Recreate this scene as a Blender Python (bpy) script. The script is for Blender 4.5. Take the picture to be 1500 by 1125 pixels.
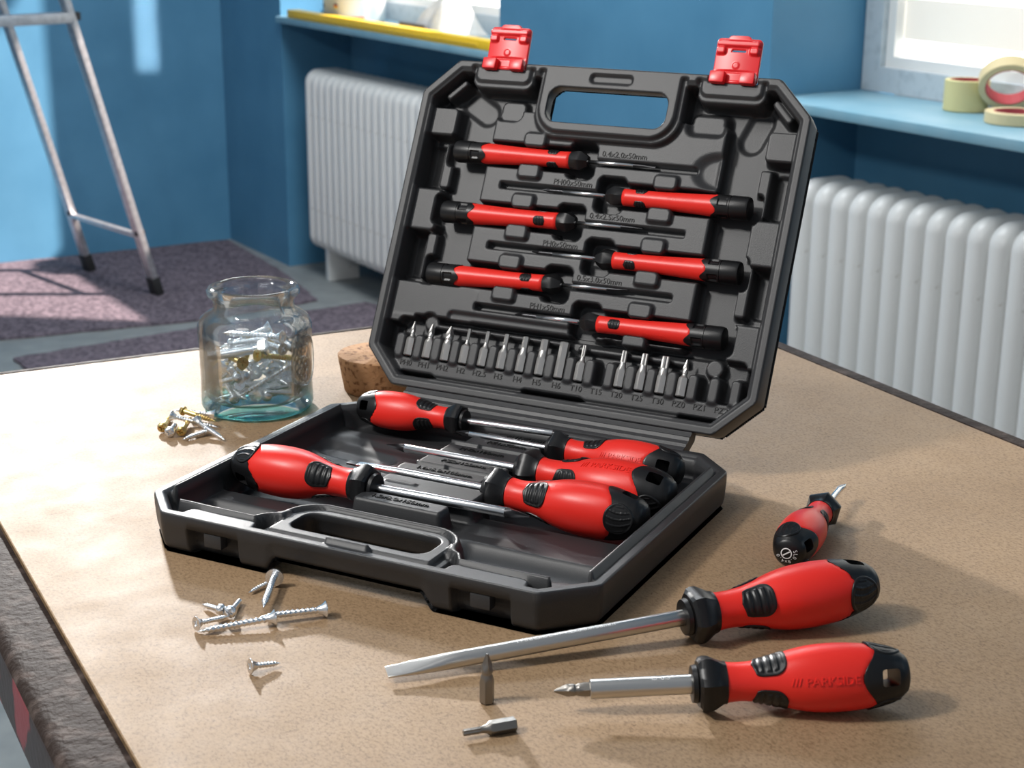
import bpy, bmesh, math, random
import numpy as np
from mathutils import Matrix, Vector, Euler

for o in list(bpy.data.objects):
    bpy.data.objects.remove(o)
COL = bpy.context.scene.collection
SC = bpy.context.scene
PI = math.pi
MM = 0.001
TZ = 0.86                      # height of the table top above the floor

# ---------------------------------------------------------------- camera, world, lights
cd = bpy.data.cameras.new('camera')
cam = bpy.data.objects.new('camera', cd); COL.objects.link(cam)
pit, rol = 0.298984, 0.00660616
fw = Vector((0, math.cos(pit), -math.sin(pit))); up = Vector((0, math.sin(pit), math.cos(pit))); ri = Vector((1, 0, 0))
r2 = ri * math.cos(rol) + up * math.sin(rol); u2 = up * math.cos(rol) - ri * math.sin(rol)
m = Matrix((r2, u2, -fw)).transposed().to_4x4()
m.translation = Vector((0, 0, 0.36585 + TZ)); cam.matrix_world = m
cd.sensor_fit = 'HORIZONTAL'; cd.sensor_width = 36; cd.lens = 2362.14 / 1500 * 36
cd.clip_start = 0.05; cd.clip_end = 60
cd.dof.use_dof = True; cd.dof.focus_distance = 0.93; cd.dof.aperture_fstop = 21
SC.camera = cam

w = bpy.data.worlds.new('world'); SC.world = w; w.use_nodes = True
bg = w.node_tree.nodes['Background']; bg.inputs[0].default_value = (0.84, 0.91, 1.0, 1); bg.inputs[1].default_value = 0.30

def light(name, kind, loc, target, energy, color=(1, 1, 1), **kw):
    d = bpy.data.lights.new(name, kind); d.energy = energy; d.color = color
    for k, v in kw.items(): setattr(d, k, v)
    o = bpy.data.objects.new(name, d); COL.objects.link(o)
    o.location = loc
    o.rotation_euler = (Vector(target) - Vector(loc)).to_track_quat('-Z', 'Y').to_euler()
    return o
# low studio lamp behind left of the table
light('key_lamp', 'SPOT', (-1.02, 3.35, TZ + 0.94), (0.0, 0.85, TZ), 400, (1, 0.975, 0.94),
      shadow_soft_size=0.06, spot_size=math.radians(46), spot_blend=0.5)
# soft box to the left of the photographer
light('soft_box', 'AREA', (-1.12, 0.42, TZ + 1.25), (0.03, 0.95, TZ + 0.08), 21, (1, 0.98, 0.95), size=0.2)
# unseen top fill added above the bench, a little to the left
light('top_fill', 'AREA', (-0.55, 0.62, TZ + 1.35), (0.05, 0.92, TZ), 4.5, (1, 0.98, 0.95), size=0.4)
# unseen fill added over the far half of the room to brighten it
light('room_fill', 'AREA', (-0.1, 3.3, TZ + 1.75), (0.25, 4.1, 0), 64, (0.93, 0.97, 1.0), size=1.0)
# unseen fill added at the right for the window niche and radiators
light('side_fill', 'AREA', (2.4, 0.8, TZ + 1.0), (0.9, 3.2, TZ - 0.1), 16, (0.95, 0.98, 1.0), size=0.8)
# narrow beam added in the room for the sunlit stripe on the side wall
light('sun_stripe_beam', 'AREA', (0.07, 3.48, 1.70), (-1.255, 5.598, 1.03), 0.42, (1, 0.84, 0.78), shape='RECTANGLE', size=0.075, size_y=0.8, spread=math.radians(1.2))
# sun through the left window, striking ladder, rug and side wall
light('sun', 'SUN', (3, 5, 4), (3 - 0.99, 5 + 0.13, 4 - 1.0), 13.0, (1, 0.84, 0.76), angle=math.radians(1.5))

vs = SC.view_settings
SC.display_settings.display_device = 'sRGB'
vs.view_transform = 'Standard'; vs.look = 'None'; vs.gamma = 1; vs.exposure = 0.0; vs.use_curve_mapping = False

# ---------------------------------------------------------------- materials
def mat(name, color, rough=0.5, metal=0.0, spec=0.5, noise=None, bump=None, emit=None, coat=0.0):
    """noise=(scale, colour2, lo, hi); bump=(scale, strength)"""
    M = bpy.data.materials.new(name); M.use_nodes = True
    nt = M.node_tree; b = nt.nodes['Principled BSDF']
    b.inputs['Base Color'].default_value = (*color, 1); b.inputs['Roughness'].default_value = rough
    b.inputs['Metallic'].default_value = metal; b.inputs['Specular IOR Level'].default_value = spec
    b.inputs['Coat Weight'].default_value = coat
    tc = nt.nodes.new('ShaderNodeTexCoord')
    if noise:
        n = nt.nodes.new('ShaderNodeTexNoise'); n.inputs['Scale'].default_value = noise[0]; n.inputs['Detail'].default_value = 5
        r = nt.nodes.new('ShaderNodeValToRGB')
        r.color_ramp.elements[0].color = (*color, 1); r.color_ramp.elements[1].color = (*noise[1], 1)
        r.color_ramp.elements[0].position = noise[2]; r.color_ramp.elements[1].position = noise[3]
        nt.links.new(tc.outputs['Object'], n.inputs['Vector']); nt.links.new(n.outputs['Fac'], r.inputs['Fac'])
        nt.links.new(r.outputs['Color'], b.inputs['Base Color'])
    if bump:
        n2 = nt.nodes.new('ShaderNodeTexNoise'); n2.inputs['Scale'].default_value = bump[0]; n2.inputs['Detail'].default_value = 4
        bp = nt.nodes.new('ShaderNodeBump'); bp.inputs['Strength'].default_value = bump[1]; bp.inputs['Distance'].default_value = 0.001
        nt.links.new(tc.outputs['Object'], n2.inputs['Vector']); nt.links.new(n2.outputs['Fac'], bp.inputs['Height'])
        nt.links.new(bp.outputs['Normal'], b.inputs['Normal'])
    if emit:
        b.inputs['Emission Color'].default_value = (*emit[0], 1); b.inputs['Emission Strength'].default_value = emit[1]
    return M

PLASTIC = mat('moulded_black_plastic', (0.022, 0.0225, 0.024), 0.45, spec=0.5, noise=(2500, (0.029, 0.0295, 0.031), .35, .65), bump=(1800, 0.12))
LETTER = mat('letter_shade_plastic', (0.006, 0.006, 0.006), 0.6)  # near-black puts the relief shade into the colour; letters are case plastic
RED = mat('red_plastic', (0.80, 0.026, 0.017), 0.36, spec=0.4, bump=(1500, 0.04))
LATCHRED = mat('latch_red', (0.75, 0.02, 0.025), 0.32, spec=0.5)
RUBBER = mat('black_rubber', (0.006, 0.006, 0.0065), 0.36, spec=0.42, bump=(2200, 0.06))
CHROME = mat('satin_chrome', (0.78, 0.79, 0.80), 0.24, 1.0)
STEEL = mat('brushed_steel', (0.62, 0.61, 0.59), 0.30, 1.0, bump=(900, 0.05))
BLACKTIP = mat('black_oxide', (0.035, 0.035, 0.038), 0.33, 0.7)
BIT = mat('sandblasted_steel', (0.56, 0.545, 0.52), 0.40, 0.85, bump=(2500, 0.08))
BITDARK = mat('gunmetal', (0.26, 0.245, 0.225), 0.36, 0.95, bump=(2500, 0.08))
ZINC = mat('zinc_plated', (0.86, 0.88, 0.90), 0.27, 0.95)
BRASS = mat('yellow_zinc', (0.62, 0.40, 0.14), 0.28, 0.95, noise=(300, (0.55, 0.48, 0.20), .4, .65))
WHITEPRINT = mat('white_print', (0.8, 0.8, 0.8), 0.5)
CORK = mat('cork', (0.40, 0.22, 0.11), 0.85, spec=0.2, noise=(260, (0.16, 0.07, 0.03), .52, .66), bump=(300, 0.5))
BLUE = mat('blue_wall_paint', (0.068, 0.210, 0.345), 0.5, spec=0.35, noise=(5, (0.090, 0.255, 0.405), .3, .72), bump=(60, 0.10))
SILLBLUE = mat('pale_blue_sill', (0.18, 0.36, 0.46), 0.45, noise=(12, (0.23, 0.40, 0.49), .35, .65))
FLOORM = mat('grey_floor', (0.20, 0.215, 0.215), 0.6, noise=(14, (0.26, 0.275, 0.27), .35, .65), bump=(80, 0.15))
FELT = mat('mauve_felt', (0.070, 0.060, 0.074), 0.95, spec=0.1, noise=(85, (0.24, 0.195, 0.225), .35, .68), bump=(200, 0.8))
RADW = mat('radiator_enamel', (0.70, 0.705, 0.69), 0.38, noise=(38, (0.46, 0.44, 0.40), .66, .76))
ALU = mat('ladder_aluminium', (0.66, 0.66, 0.67), 0.42, 0.75, noise=(60, (0.5, 0.5, 0.51), .4, .7))
BLACKP = mat('black_rubber_foot', (0.02, 0.02, 0.02), 0.6)
FRAMEW = mat('window_frame_paint', (0.52, 0.58, 0.62), 0.45, noise=(40, (0.42, 0.48, 0.52), .5, .7))
YELLOW = mat('yellow_paint', (0.80, 0.52, 0.02), 0.4)
WHITE = mat('white_plastic', (0.82, 0.82, 0.80), 0.4)
CLOTH = mat('white_cloth', (0.62, 0.62, 0.60), 0.9, noise=(40, (0.5, 0.5, 0.48), .4, .7))
DARKG = mat('dark_grey', (0.06, 0.065, 0.07), 0.6)
ORANGE = mat('orange_print', (0.80, 0.17, 0.06), 0.5)
GOLDP = mat('gold_print', (0.80, 0.55, 0.03), 0.5)
TAPE = mat('masking_tape', (0.62, 0.56, 0.28), 0.6, spec=0.3)
TAPE2 = mat('cream_tape', (0.66, 0.55, 0.32), 0.6, spec=0.3)
TAPECORE = mat('red_card_core', (0.45, 0.06, 0.07), 0.7)
SKYP = mat('daylit_pane', (0.8, 0.8, 0.8), 0.4, emit=((1.0, 0.985, 0.94), 2.0))
SLAT = mat('blind_slat', (0.72, 0.69, 0.62), 0.5, emit=((1.0, 0.95, 0.86), 0.34))  # added glow stands for daylight coming through the blind
REDPAINT = mat('red_leg_paint', (0.28, 0.012, 0.02), 0.4, noise=(30, (0.14, 0.01, 0.012), .5, .7))

def hardboard():
    M = bpy.data.materials.new('hardboard'); M.use_nodes = True; nt = M.node_tree; L = nt.links
    b = nt.nodes['Principled BSDF']; tc = nt.nodes.new('ShaderNodeTexCoord')
    def noise(scale, detail, mp=None, rough=.6, rot=0):
        n = nt.nodes.new('ShaderNodeTexNoise'); n.inputs['Scale'].default_value = scale; n.inputs['Detail'].default_value = detail
        n.inputs['Roughness'].default_value = rough
        if mp:
            p = nt.nodes.new('ShaderNodeMapping'); p.inputs['Scale'].default_value = mp; p.inputs['Rotation'].default_value = (0, 0, rot)
            L.new(tc.outputs['Object'], p.inputs['Vector']); L.new(p.outputs['Vector'], n.inputs['Vector'])
        else: L.new(tc.outputs['Object'], n.inputs['Vector'])
        return n
    def ramp(src, stops):
        r = nt.nodes.new('ShaderNodeValToRGB'); e = r.color_ramp.elements
        e[0].position, e[0].color = stops[0][0], (*stops[0][1], 1); e[1].position, e[1].color = stops[-1][0], (*stops[-1][1], 1)
        for s in stops[1:-1]:
            k = e.new(s[0]); k.color = (*s[1], 1)
        L.new(src.outputs['Fac'], r.inputs['Fac']); return r
    def mix(kind, fac, a, c):
        x = nt.nodes.new('ShaderNodeMix'); x.data_type = 'RGBA'; x.blend_type = kind; x.inputs[0].default_value = fac
        L.new(a, x.inputs[6]); L.new(c, x.inputs[7]); return x.outputs[2]
    base = ramp(noise(9, 4), [(.3, (0.262, 0.166, 0.088)), (.7, (0.340, 0.225, 0.126))])
    fib = ramp(noise(620, 6, (1, .6, 1), .7), [(.32, (.60, .56, .52)), (.5, (1, 1, 1)), (.72, (1.20, 1.21, 1.24))])
    fleck = ramp(noise(420, 6, None, .75), [(.33, (.42, .34, .28)), (.40, (1, 1, 1)), (1, (1, 1, 1))])
    scr = ramp(noise(16, 9, (1, 16, 1), .72, .75), [(.285, (.45, .42, .42)), (.315, (1, 1, 1)), (1, (1, 1, 1))])
    c = mix('MULTIPLY', 1, base.outputs['Color'], fib.outputs['Color'])
    c = mix('MULTIPLY', .8, c, fleck.outputs['Color']); c = mix('MULTIPLY', .8, c, scr.outputs['Color'])
    L.new(c, b.inputs['Base Color'])
    rr = ramp(noise(30, 5), [(.3, (.57, .57, .57)), (.7, (.66, .66, .66))])
    L.new(rr.outputs['Color'], b.inputs['Roughness'])
    b.inputs['Specular IOR Level'].default_value = 0.42
    bp = nt.nodes.new('ShaderNodeBump'); bp.inputs['Strength'].default_value = 0.16; bp.inputs['Distance'].default_value = 0.0008
    L.new(noise(520, 5).outputs['Fac'], bp.inputs['Height']); L.new(bp.outputs['Normal'], b.inputs['Normal'])
    return M
HARD = hardboard()
BOARDEDGE = mat('board_edge', (0.20, 0.12, 0.05), 0.8, noise=(200, (0.09, 0.05, 0.02), .4, .7))
FRAMEST = mat('worn_steel_frame', (0.034, 0.024, 0.020), 0.62, 0.0, spec=0.07, noise=(70, (0.10, 0.075, 0.065), .52, .72), bump=(190, 1.3))
FRAMESIDE = mat('chipped_red_frame', (0.045, 0.03, 0.028), 0.38, 0.4, noise=(26, (0.30, 0.05, 0.06), .54, .58), bump=(150, 0.4))

def glassmat(name, tint, refr):
    M = bpy.data.materials.new(name); M.use_nodes = True; nt = M.node_tree; nt.nodes.clear()
    out = nt.nodes.new('ShaderNodeOutputMaterial'); tr = nt.nodes.new('ShaderNodeBsdfTransparent'); tr.inputs[0].default_value = (*tint, 1)
    gl = nt.nodes.new('ShaderNodeBsdfGlossy'); gl.inputs['Roughness'].default_value = 0.04
    rf = nt.nodes.new('ShaderNodeBsdfGlass'); rf.inputs['IOR'].default_value = 1.45; rf.inputs['Color'].default_value = (*tint, 1); rf.inputs['Roughness'].default_value = 0.02
    fr = nt.nodes.new('ShaderNodeFresnel'); fr.inputs['IOR'].default_value = 1.4
    mu = nt.nodes.new('ShaderNodeMath'); mu.operation = 'MULTIPLY'; mu.inputs[1].default_value = 0.8; nt.links.new(fr.outputs[0], mu.inputs[0])
    m1 = nt.nodes.new('ShaderNodeMixShader'); m1.inputs[0].default_value = refr
    m2 = nt.nodes.new('ShaderNodeMixShader')
    L = nt.links
    L.new(tr.outputs[0], m1.inputs[1]); L.new(rf.outputs[0], m1.inputs[2])
    L.new(mu.outputs[0], m2.inputs[0]); L.new(m1.outputs[0], m2.inputs[1]); L.new(gl.outputs[0], m2.inputs[2])
    L.new(m2.outputs[0], out.inputs['Surface'])
    return M
GLASS = glassmat('jar_glass', (0.975, 0.996, 1.0), 0.06)
GLASSBASE = glassmat('thick_teal_glass', (0.36, 0.86, 0.84), 0.2)

# ---------------------------------------------------------------- mesh helpers
def obj(name, mesh, material, parent=None, loc=None, rot=None, matrix=None):
    o = bpy.data.objects.new(name, mesh); COL.objects.link(o)
    if material is not None:
        if len(mesh.materials) == 0: mesh.materials.append(material)
    if parent: o.parent = parent
    if matrix is not None: o.matrix_local = matrix
    else:
        if loc is not None: o.location = loc
        if rot is not None: o.rotation_euler = rot
    return o
def tag(o, label, cat, group=None):
    o['label'] = label; o['category'] = cat
    if group: o['group'] = group
    return o
def thing(name, label, cat, group=None, matrix=None, loc=None):
    o = bpy.data.objects.new(name, None); COL.objects.link(o); o.empty_display_size = 0.02
    if matrix is not None: o.matrix_world = matrix
    if loc is not None: o.location = loc
    return tag(o, label, cat, group)
def struct(o):
    o['kind'] = 'structure'; return o
def mesh_from(name, V, F, smooth=True, angle=None):
    me = bpy.data.meshes.new(name); me.from_pydata([tuple(v) for v in V], [], [tuple(f) for f in F]); me.update()
    if smooth:
        me.polygons.foreach_set('use_smooth', [True] * len(me.polygons))
        if angle:
            me.set_sharp_from_angle(angle=math.radians(angle))
    return me

def merge(parts):
    V, F = [], []
    for v, f in parts:
        n = len(V); V.extend([tuple(x) for x in v]); F.extend([tuple(i + n for i in q) for q in f])
    return V, F
def boxvf(x0, x1, y0, y1, z0, z1):
    V = [(x, y, z) for x in (x0, x1) for y in (y0, y1) for z in (z0, z1)]
    F = [(0, 1, 3, 2), (4, 6, 7, 5), (0, 4, 5, 1), (2, 3, 7, 6), (0, 2, 6, 4), (1, 5, 7, 3)]
    return V, F
def bevelbox(name, x0, x1, y0, y1, z0, z1, bev, seg=2):
    bm = bmesh.new(); V, F = boxvf(x0, x1, y0, y1, z0, z1)
    vs_ = [bm.verts.new(v) for v in V]
    for f in F: bm.faces.new([vs_[i] for i in f])
    bmesh.ops.recalc_face_normals(bm, faces=bm.faces)
    if bev: bmesh.ops.bevel(bm, geom=bm.edges[:], offset=bev, segments=seg, profile=.6, affect='EDGES')
    me = bpy.data.meshes.new(name); bm.to_mesh(me); bm.free()
    me.polygons.foreach_set('use_smooth', [True] * len(me.polygons)); me.set_sharp_from_angle(angle=math.radians(40))
    return me

def loftvf(rings, caps=(True, True)):
    """rings: list of (N,3) arrays along the axis, ordered so that faces point outward for +axis travel with ccw angle"""
    N = len(rings[0]); V = [tuple(p) for r in rings for p in r]; F = []
    for i in range(len(rings) - 1):
        a, b = i * N, (i + 1) * N
        for j in range(N):
            k = (j + 1) % N; F.append((a + j, a + k, b + k, b + j))
    for end, flag in ((0, caps[0]), (len(rings) - 1, caps[1])):
        if not flag: continue
        c = np.mean(np.array(rings[end]), axis=0); V.append(tuple(c)); ci = len(V) - 1; a = end * N
        for j in range(N):
            k = (j + 1) % N
            F.append((ci, a + k, a + j) if end == 0 else (ci, a + j, a + k))
    return V, F
def ringX(x, rfun, N, ph=0.0):
    th = np.arange(N) * 2 * PI / N + ph
    r = rfun(th) if callable(rfun) else np.zeros(N) + rfun
    return np.stack([np.full(N, float(x)), r * np.cos(th), r * np.sin(th)], 1)
def lathe(prof, N=32, caps=(True, True)):
    """prof: [(x, r or fn)], mm, axis X"""
    return loftvf([ringX(x, r, N) for x, r in prof], caps)
def scaled(vf, s):
    return [tuple(c * s for c in v) for v in vf[0]], vf[1]
def hexr(R, ph=0.0, soft=0.0):
    def f(th):
        a = np.mod(th + ph, PI / 3) - PI / 6
        h = R * math.cos(PI / 6) / np.cos(a)
        return h * (1 - soft) + soft * R * 0.94
    return f

# signed distances (mm)
def rbox(U, V, cx, cy, hx, hy, r):
    r = min(r, hx, hy)
    qx = np.abs(U - cx) - hx + r; qy = np.abs(V - cy) - hy + r
    return np.hypot(np.maximum(qx, 0), np.maximum(qy, 0)) + np.minimum(np.maximum(qx, qy), 0) - r
def caps(U, V, ax, ay, bx, by, r):
    dx, dy = bx - ax, by - ay
    t = np.clip(((U - ax) * dx + (V - ay) * dy) / (dx * dx + dy * dy + 1e-9), 0, 1)
    return np.hypot(U - ax - t * dx, V - ay - t * dy) - r
def polysdf(U, V, P):
    P = np.array(P, float); d = np.full(U.shape, 1e9); s = np.ones(U.shape); n = len(P)
    for i in range(n):
        a, b = P[i], P[i - 1]; e = b - a; wx, wy = U - a[0], V - a[1]
        t = np.clip((wx * e[0] + wy * e[1]) / (e @ e), 0, 1)
        d = np.minimum(d, (wx - e[0] * t) ** 2 + (wy - e[1] * t) ** 2)
        c1 = V >= a[1]; c2 = V < b[1]; c3 = e[0] * wy > e[1] * wx
        s = np.where((c1 & c2 & c3) | (~c1 & ~c2 & ~c3), -s, s)
    return s * np.sqrt(d)
def sm(d, wd=1.8):
    t = np.clip(0.5 - d / wd, 0, 1); return t * t * (3 - 2 * t)
def put(H, d, h, wd=1.8):
    k = sm(d, wd); return H * (1 - k) + h * k
def putmax(H, d, h, wd=1.8):
    return np.maximum(H, put(H, d, h, wd))
def putmin(H, d, h, wd=1.8):
    return np.minimum(H, put(H, d, h, wd))

def slab(name, bounds, res, sdf, top, bot, rings=((1.0, 0.0),), mapf=None, scale=MM):
    """closed relief: top(U,V) over the region sdf<0, side rings (t, inward offset), bottom bot(U,V); mm in, metres out"""
    u0, u1, v0, v1 = bounds
    nu = int(math.ceil((u1 - u0) / res)) + 1; nv = int(math.ceil((v1 - v0) / res)) + 1
    gu = np.linspace(u0, u1, nu); gv = np.linspace(v0, v1, nv)
    U, V = np.meshgrid(gu, gv, indexing='ij'); S = sdf(U, V)
    cc = (S[:-1, :-1] + S[1:, :-1] + S[1:, 1:] + S[:-1, 1:]) / 4 < 0
    I = np.arange(nu * nv).reshape(nu, nv)
    ii, jj = np.nonzero(cc)
    Q = np.stack([I[ii, jj], I[ii + 1, jj], I[ii + 1, jj + 1], I[ii, jj + 1]], 1)
    used = np.unique(Q); remap = np.full(nu * nv, -1); remap[used] = np.arange(len(used)); Q = remap[Q]
    u = U.ravel()[used].copy(); v = V.ravel()[used].copy(); n = len(u)
    E = np.concatenate([Q[:, [0, 1]], Q[:, [1, 2]], Q[:, [2, 3]], Q[:, [3, 0]]])
    key = E[:, 0] * n + E[:, 1]; rev = E[:, 1] * n + E[:, 0]
    BE = E[~np.isin(key, rev)]; bv = np.unique(BE)
    e = 0.02
    def grad(a, b):
        gx = (sdf(a + e, b) - sdf(a - e, b)) / (2 * e); gy = (sdf(a, b + e) - sdf(a, b - e)) / (2 * e)
        l = np.maximum(np.hypot(gx, gy), 1e-3); return gx / l, gy / l
    for _ in range(3):
        a, b = u[bv], v[bv]; s = np.clip(sdf(a, b), -res, res); gx, gy = grad(a, b)
        u[bv] = a - s * gx; v[bv] = b - s * gy
    zt = top(u, v); zb = bot(u, v)
    gx, gy = grad(u[bv], v[bv])
    XYZ = [np.stack([u, v, zt], 1)]; base = n
    F = [Q]
    prev = np.full(n, -1); prev[:] = np.arange(n)
    for t, off in rings:
        o_ = off(u[bv], v[bv]) if callable(off) else off
        P = np.stack([u[bv] - gx * o_, v[bv] - gy * o_, zt[bv] + (zb[bv] - zt[bv]) * t], 1)
        XYZ.append(P); cur = np.full(n, -1); cur[bv] = base + np.arange(len(bv)); base += len(bv)
        F.append(np.stack([prev[BE[:, 1]], prev[BE[:, 0]], cur[BE[:, 0]], cur[BE[:, 1]]], 1)); prev = cur
    inner = np.setdiff1d(np.arange(n), bv); bm_ = prev.copy(); bm_[inner] = base + np.arange(len(inner))
    XYZ.append(np.stack([u[inner], v[inner], zb[inner]], 1))
    F.append(bm_[Q[:, ::-1]])
    X = np.concatenate(XYZ); F = np.concatenate(F)
    if mapf is not None: X = mapf(X)
    X = (X * scale).astype(np.float32); F = F.astype(np.int32)
    me = bpy.data.meshes.new(name)
    me.vertices.add(len(X)); me.vertices.foreach_set('co', X.ravel())
    me.loops.add(F.size); me.loops.foreach_set('vertex_index', F.ravel())
    me.polygons.add(len(F)); me.polygons.foreach_set('loop_start', np.arange(0, F.size, 4, dtype=np.int32))
    me.polygons.foreach_set('loop_total', np.full(len(F), 4, dtype=np.int32))
    me.update(calc_edges=True); me.validate()
    me.polygons.foreach_set('use_smooth', np.ones(len(me.polygons), dtype=bool))
    return me

_textcache = {}
def textvf(s, size, extrude, sub=0.0):
    """text as raw vertices and faces, mm, centred on x, baseline-centred on y"""
    k = (s, size, extrude)
    if k in _textcache: return _textcache[k]
    c = bpy.data.curves.new('t', 'FONT'); c.body = s; c.size = size; c.extrude = extrude; c.resolution_u = 3
    c.align_x = 'CENTER'; c.align_y = 'CENTER'
    o = bpy.data.objects.new('t', c); COL.objects.link(o)
    dg = bpy.context.evaluated_depsgraph_get(); ev = o.evaluated_get(dg); me = ev.to_mesh()
    V = [tuple(v.co) for v in me.vertices]; F = [tuple(p.vertices) for p in me.polygons]
    ev.to_mesh_clear(); bpy.data.objects.remove(o); bpy.data.curves.remove(c)
    if sub:
        bm = bmesh.new(); vs_ = [bm.verts.new(v) for v in V]
        for f in F:
            try: bm.faces.new([vs_[i] for i in f])
            except ValueError: pass
        bmesh.ops.remove_doubles(bm, verts=bm.verts, dist=1e-5); bmesh.ops.triangulate(bm, faces=bm.faces)
        for _ in range(3):
            long_ = [e for e in bm.edges if e.calc_length() > sub]
            if not long_: break
            bmesh.ops.subdivide_edges(bm, edges=long_, cuts=1); bmesh.ops.triangulate(bm, faces=bm.faces)
        bm.verts.index_update(); V = [tuple(v.co) for v in bm.verts]; F = [tuple(v.index for v in f.verts) for f in bm.faces]; bm.free()
    _textcache[k] = (V, F); return V, F

def frame(origin, xdir, updir=(0, 0, 1), roll=0.0):
    x = Vector(xdir).normalized(); z = Vector(updir); y = z.cross(x).normalized(); z = x.cross(y)
    M = Matrix((x, y, z)).transposed().to_4x4()
    M.translation = Vector(origin)
    return M @ Matrix.Rotation(roll, 4, 'X')

# ---------------------------------------------------------------- room
fl = struct(obj('floor', mesh_from('floor', *boxvf(-5, 5, -2, 8, -0.1, 0), smooth=False), FLOORM))
ang = math.radians(-58)
WM = Matrix.Translation((-1.023, 5.74, 0)) @ Matrix.Rotation(ang, 4, 'Z')     # x along the window wall, -y into the room
SILL = 0.825; HEAD = 2.25; WTOP = 4.4
N1 = (0.51, 1.86); N2 = (2.90, 4.55)
parts = [boxvf(-0.3, N1[0], 0, 0.35, 0, WTOP), boxvf(N1[1], N2[0], 0, 0.35, 0, WTOP), boxvf(N2[1], 10.0, 0, 0.35, 0, WTOP)]
for a, b in (N1, N2):
    parts += [boxvf(a, b, 0.25, 0.35, 0, SILL - 0.0205), boxvf(a, b, 0, 0.35, HEAD, WTOP)]
struct(obj('wall_back', mesh_from('wall_back', *merge(parts), smooth=False), BLUE, matrix=WM))
struct(obj('wall_left', mesh_from('wall_left', *boxvf(-0.15, 0, -3.4, 0.0, 0, WTOP), smooth=False), BLUE, matrix=WM))
for k, (a, b) in enumerate((N1, N2)):
    s = struct(obj('window_sill', bevelbox('window_sill', a + .002, b - .002, -0.02, 0.249, SILL - 0.02, SILL, 0.003), SILLBLUE, matrix=WM))
    s.name = 'trim_%d' % (k + 1)
def window(n, a, b):
    fr = .05; y0, y1 = 0.25, 0.31; z0, z1 = SILL + 0.001, HEAD - .001
    a += .002; b -= .002
    P = merge([boxvf(a, a + fr, y0, y1, z0, z1), boxvf(b - fr, b, y0, y1, z0, z1), boxvf(a + fr, b - fr, y0, y1, z0, z0 + fr), boxvf(a + fr, b - fr, y0, y1, z1 - fr, z1)])
    o = struct(obj('window_%d' % n, mesh_from('window', *P, smooth=False), FRAMEW, matrix=WM))
    # inner sash, stepped back from the frame
    f2 = .022; A, B, Z0, Z1 = a + fr, b - fr, z0 + fr, z1 - fr
    P = merge([boxvf(A, A + f2, y0 + .015, y1, Z0, Z1), boxvf(B - f2, B, y0 + .015, y1, Z0, Z1), boxvf(A + f2, B - f2, y0 + .015, y1, Z0, Z0 + f2), boxvf(A + f2, B - f2, y0 + .015, y1, Z1 - f2, Z1)])
    obj('sash', mesh_from('sash', *P, smooth=False), WHITE, o)
    return o, A + f2, B - f2, Z0 + f2, Z1 - f2
w1, A, B, Z0, Z1 = window(1, N1[0] + .0, N1[1])
# frosted lower light of the left window glows with daylight; the upper sash stands open and lets the sun in
obj('pane', mesh_from('pane', *boxvf(A, B, 0.285, 0.289, Z0, Z0 + 0.12), smooth=False), SKYP, w1)
w2, A, B, Z0, Z1 = window(2, *N2)
obj('pane', mesh_from('pane', *boxvf(A, B, 0.300, 0.304, Z0, Z1), smooth=False), SKYP, w2)
z = Z0 + 0.035; k = 0
slat_me = mesh_from('slat', *boxvf(A + .004, B - .004, -0.003, 0.003, 0, 0.082), smooth=False)
while z < Z1 - .1:
    obj('slat', slat_me, SLAT, w2, loc=(0, 0.290, z)); z += 0.105

# felt mats on the floor
def mat_slab(name, poly, label):
    me = bpy.data.meshes.new(name); bm = bmesh.new(); random.seed(len(label))
    pts = []
    for i in range(len(poly)):
        a, b = Vector(poly[i]), Vector(poly[(i + 1) % len(poly)])
        for k in range(24):
            q = a.lerp(b, k / 24); pts.append((q.x + random.uniform(-.004, .004), q.y + random.uniform(-.004, .004)))
    vs_ = [bm.verts.new((x, y, 0.001)) for x, y in pts]; f = bm.faces.new(vs_)
    if f.normal.z < 0: bmesh.ops.reverse_faces(bm, faces=[f])
    r = bmesh.ops.extrude_face_region(bm, geom=[f]); bmesh.ops.translate(bm, verts=[v for v in r['geom'] if isinstance(v, bmesh.types.BMVert)], vec=(0, 0, 0.006))
    bmesh.ops.recalc_face_normals(bm, faces=bm.faces); bm.to_mesh(me); bm.free()
    return tag(obj(name, me, FELT), label, 'mat', 'felt mats')
mat_slab('felt_mat', [(-1.50, 4.33), (-0.905, 4.585), (-0.60, 4.83), (-0.76, 5.20), (-1.03, 5.70), (-2.6, 4.79), (-2.2, 4.02)], 'mauve grey felt mat under the aluminium ladder along the blue wall')
mat_slab('felt_mat', [(-1.343, 4.165), (-0.89, 4.505), (-0.45, 4.80), (0.1, 4.3), (-0.4, 3.4), (-0.96, 3.62)], 'mauve grey felt strip on bare floor between ladder mat and table')

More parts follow.
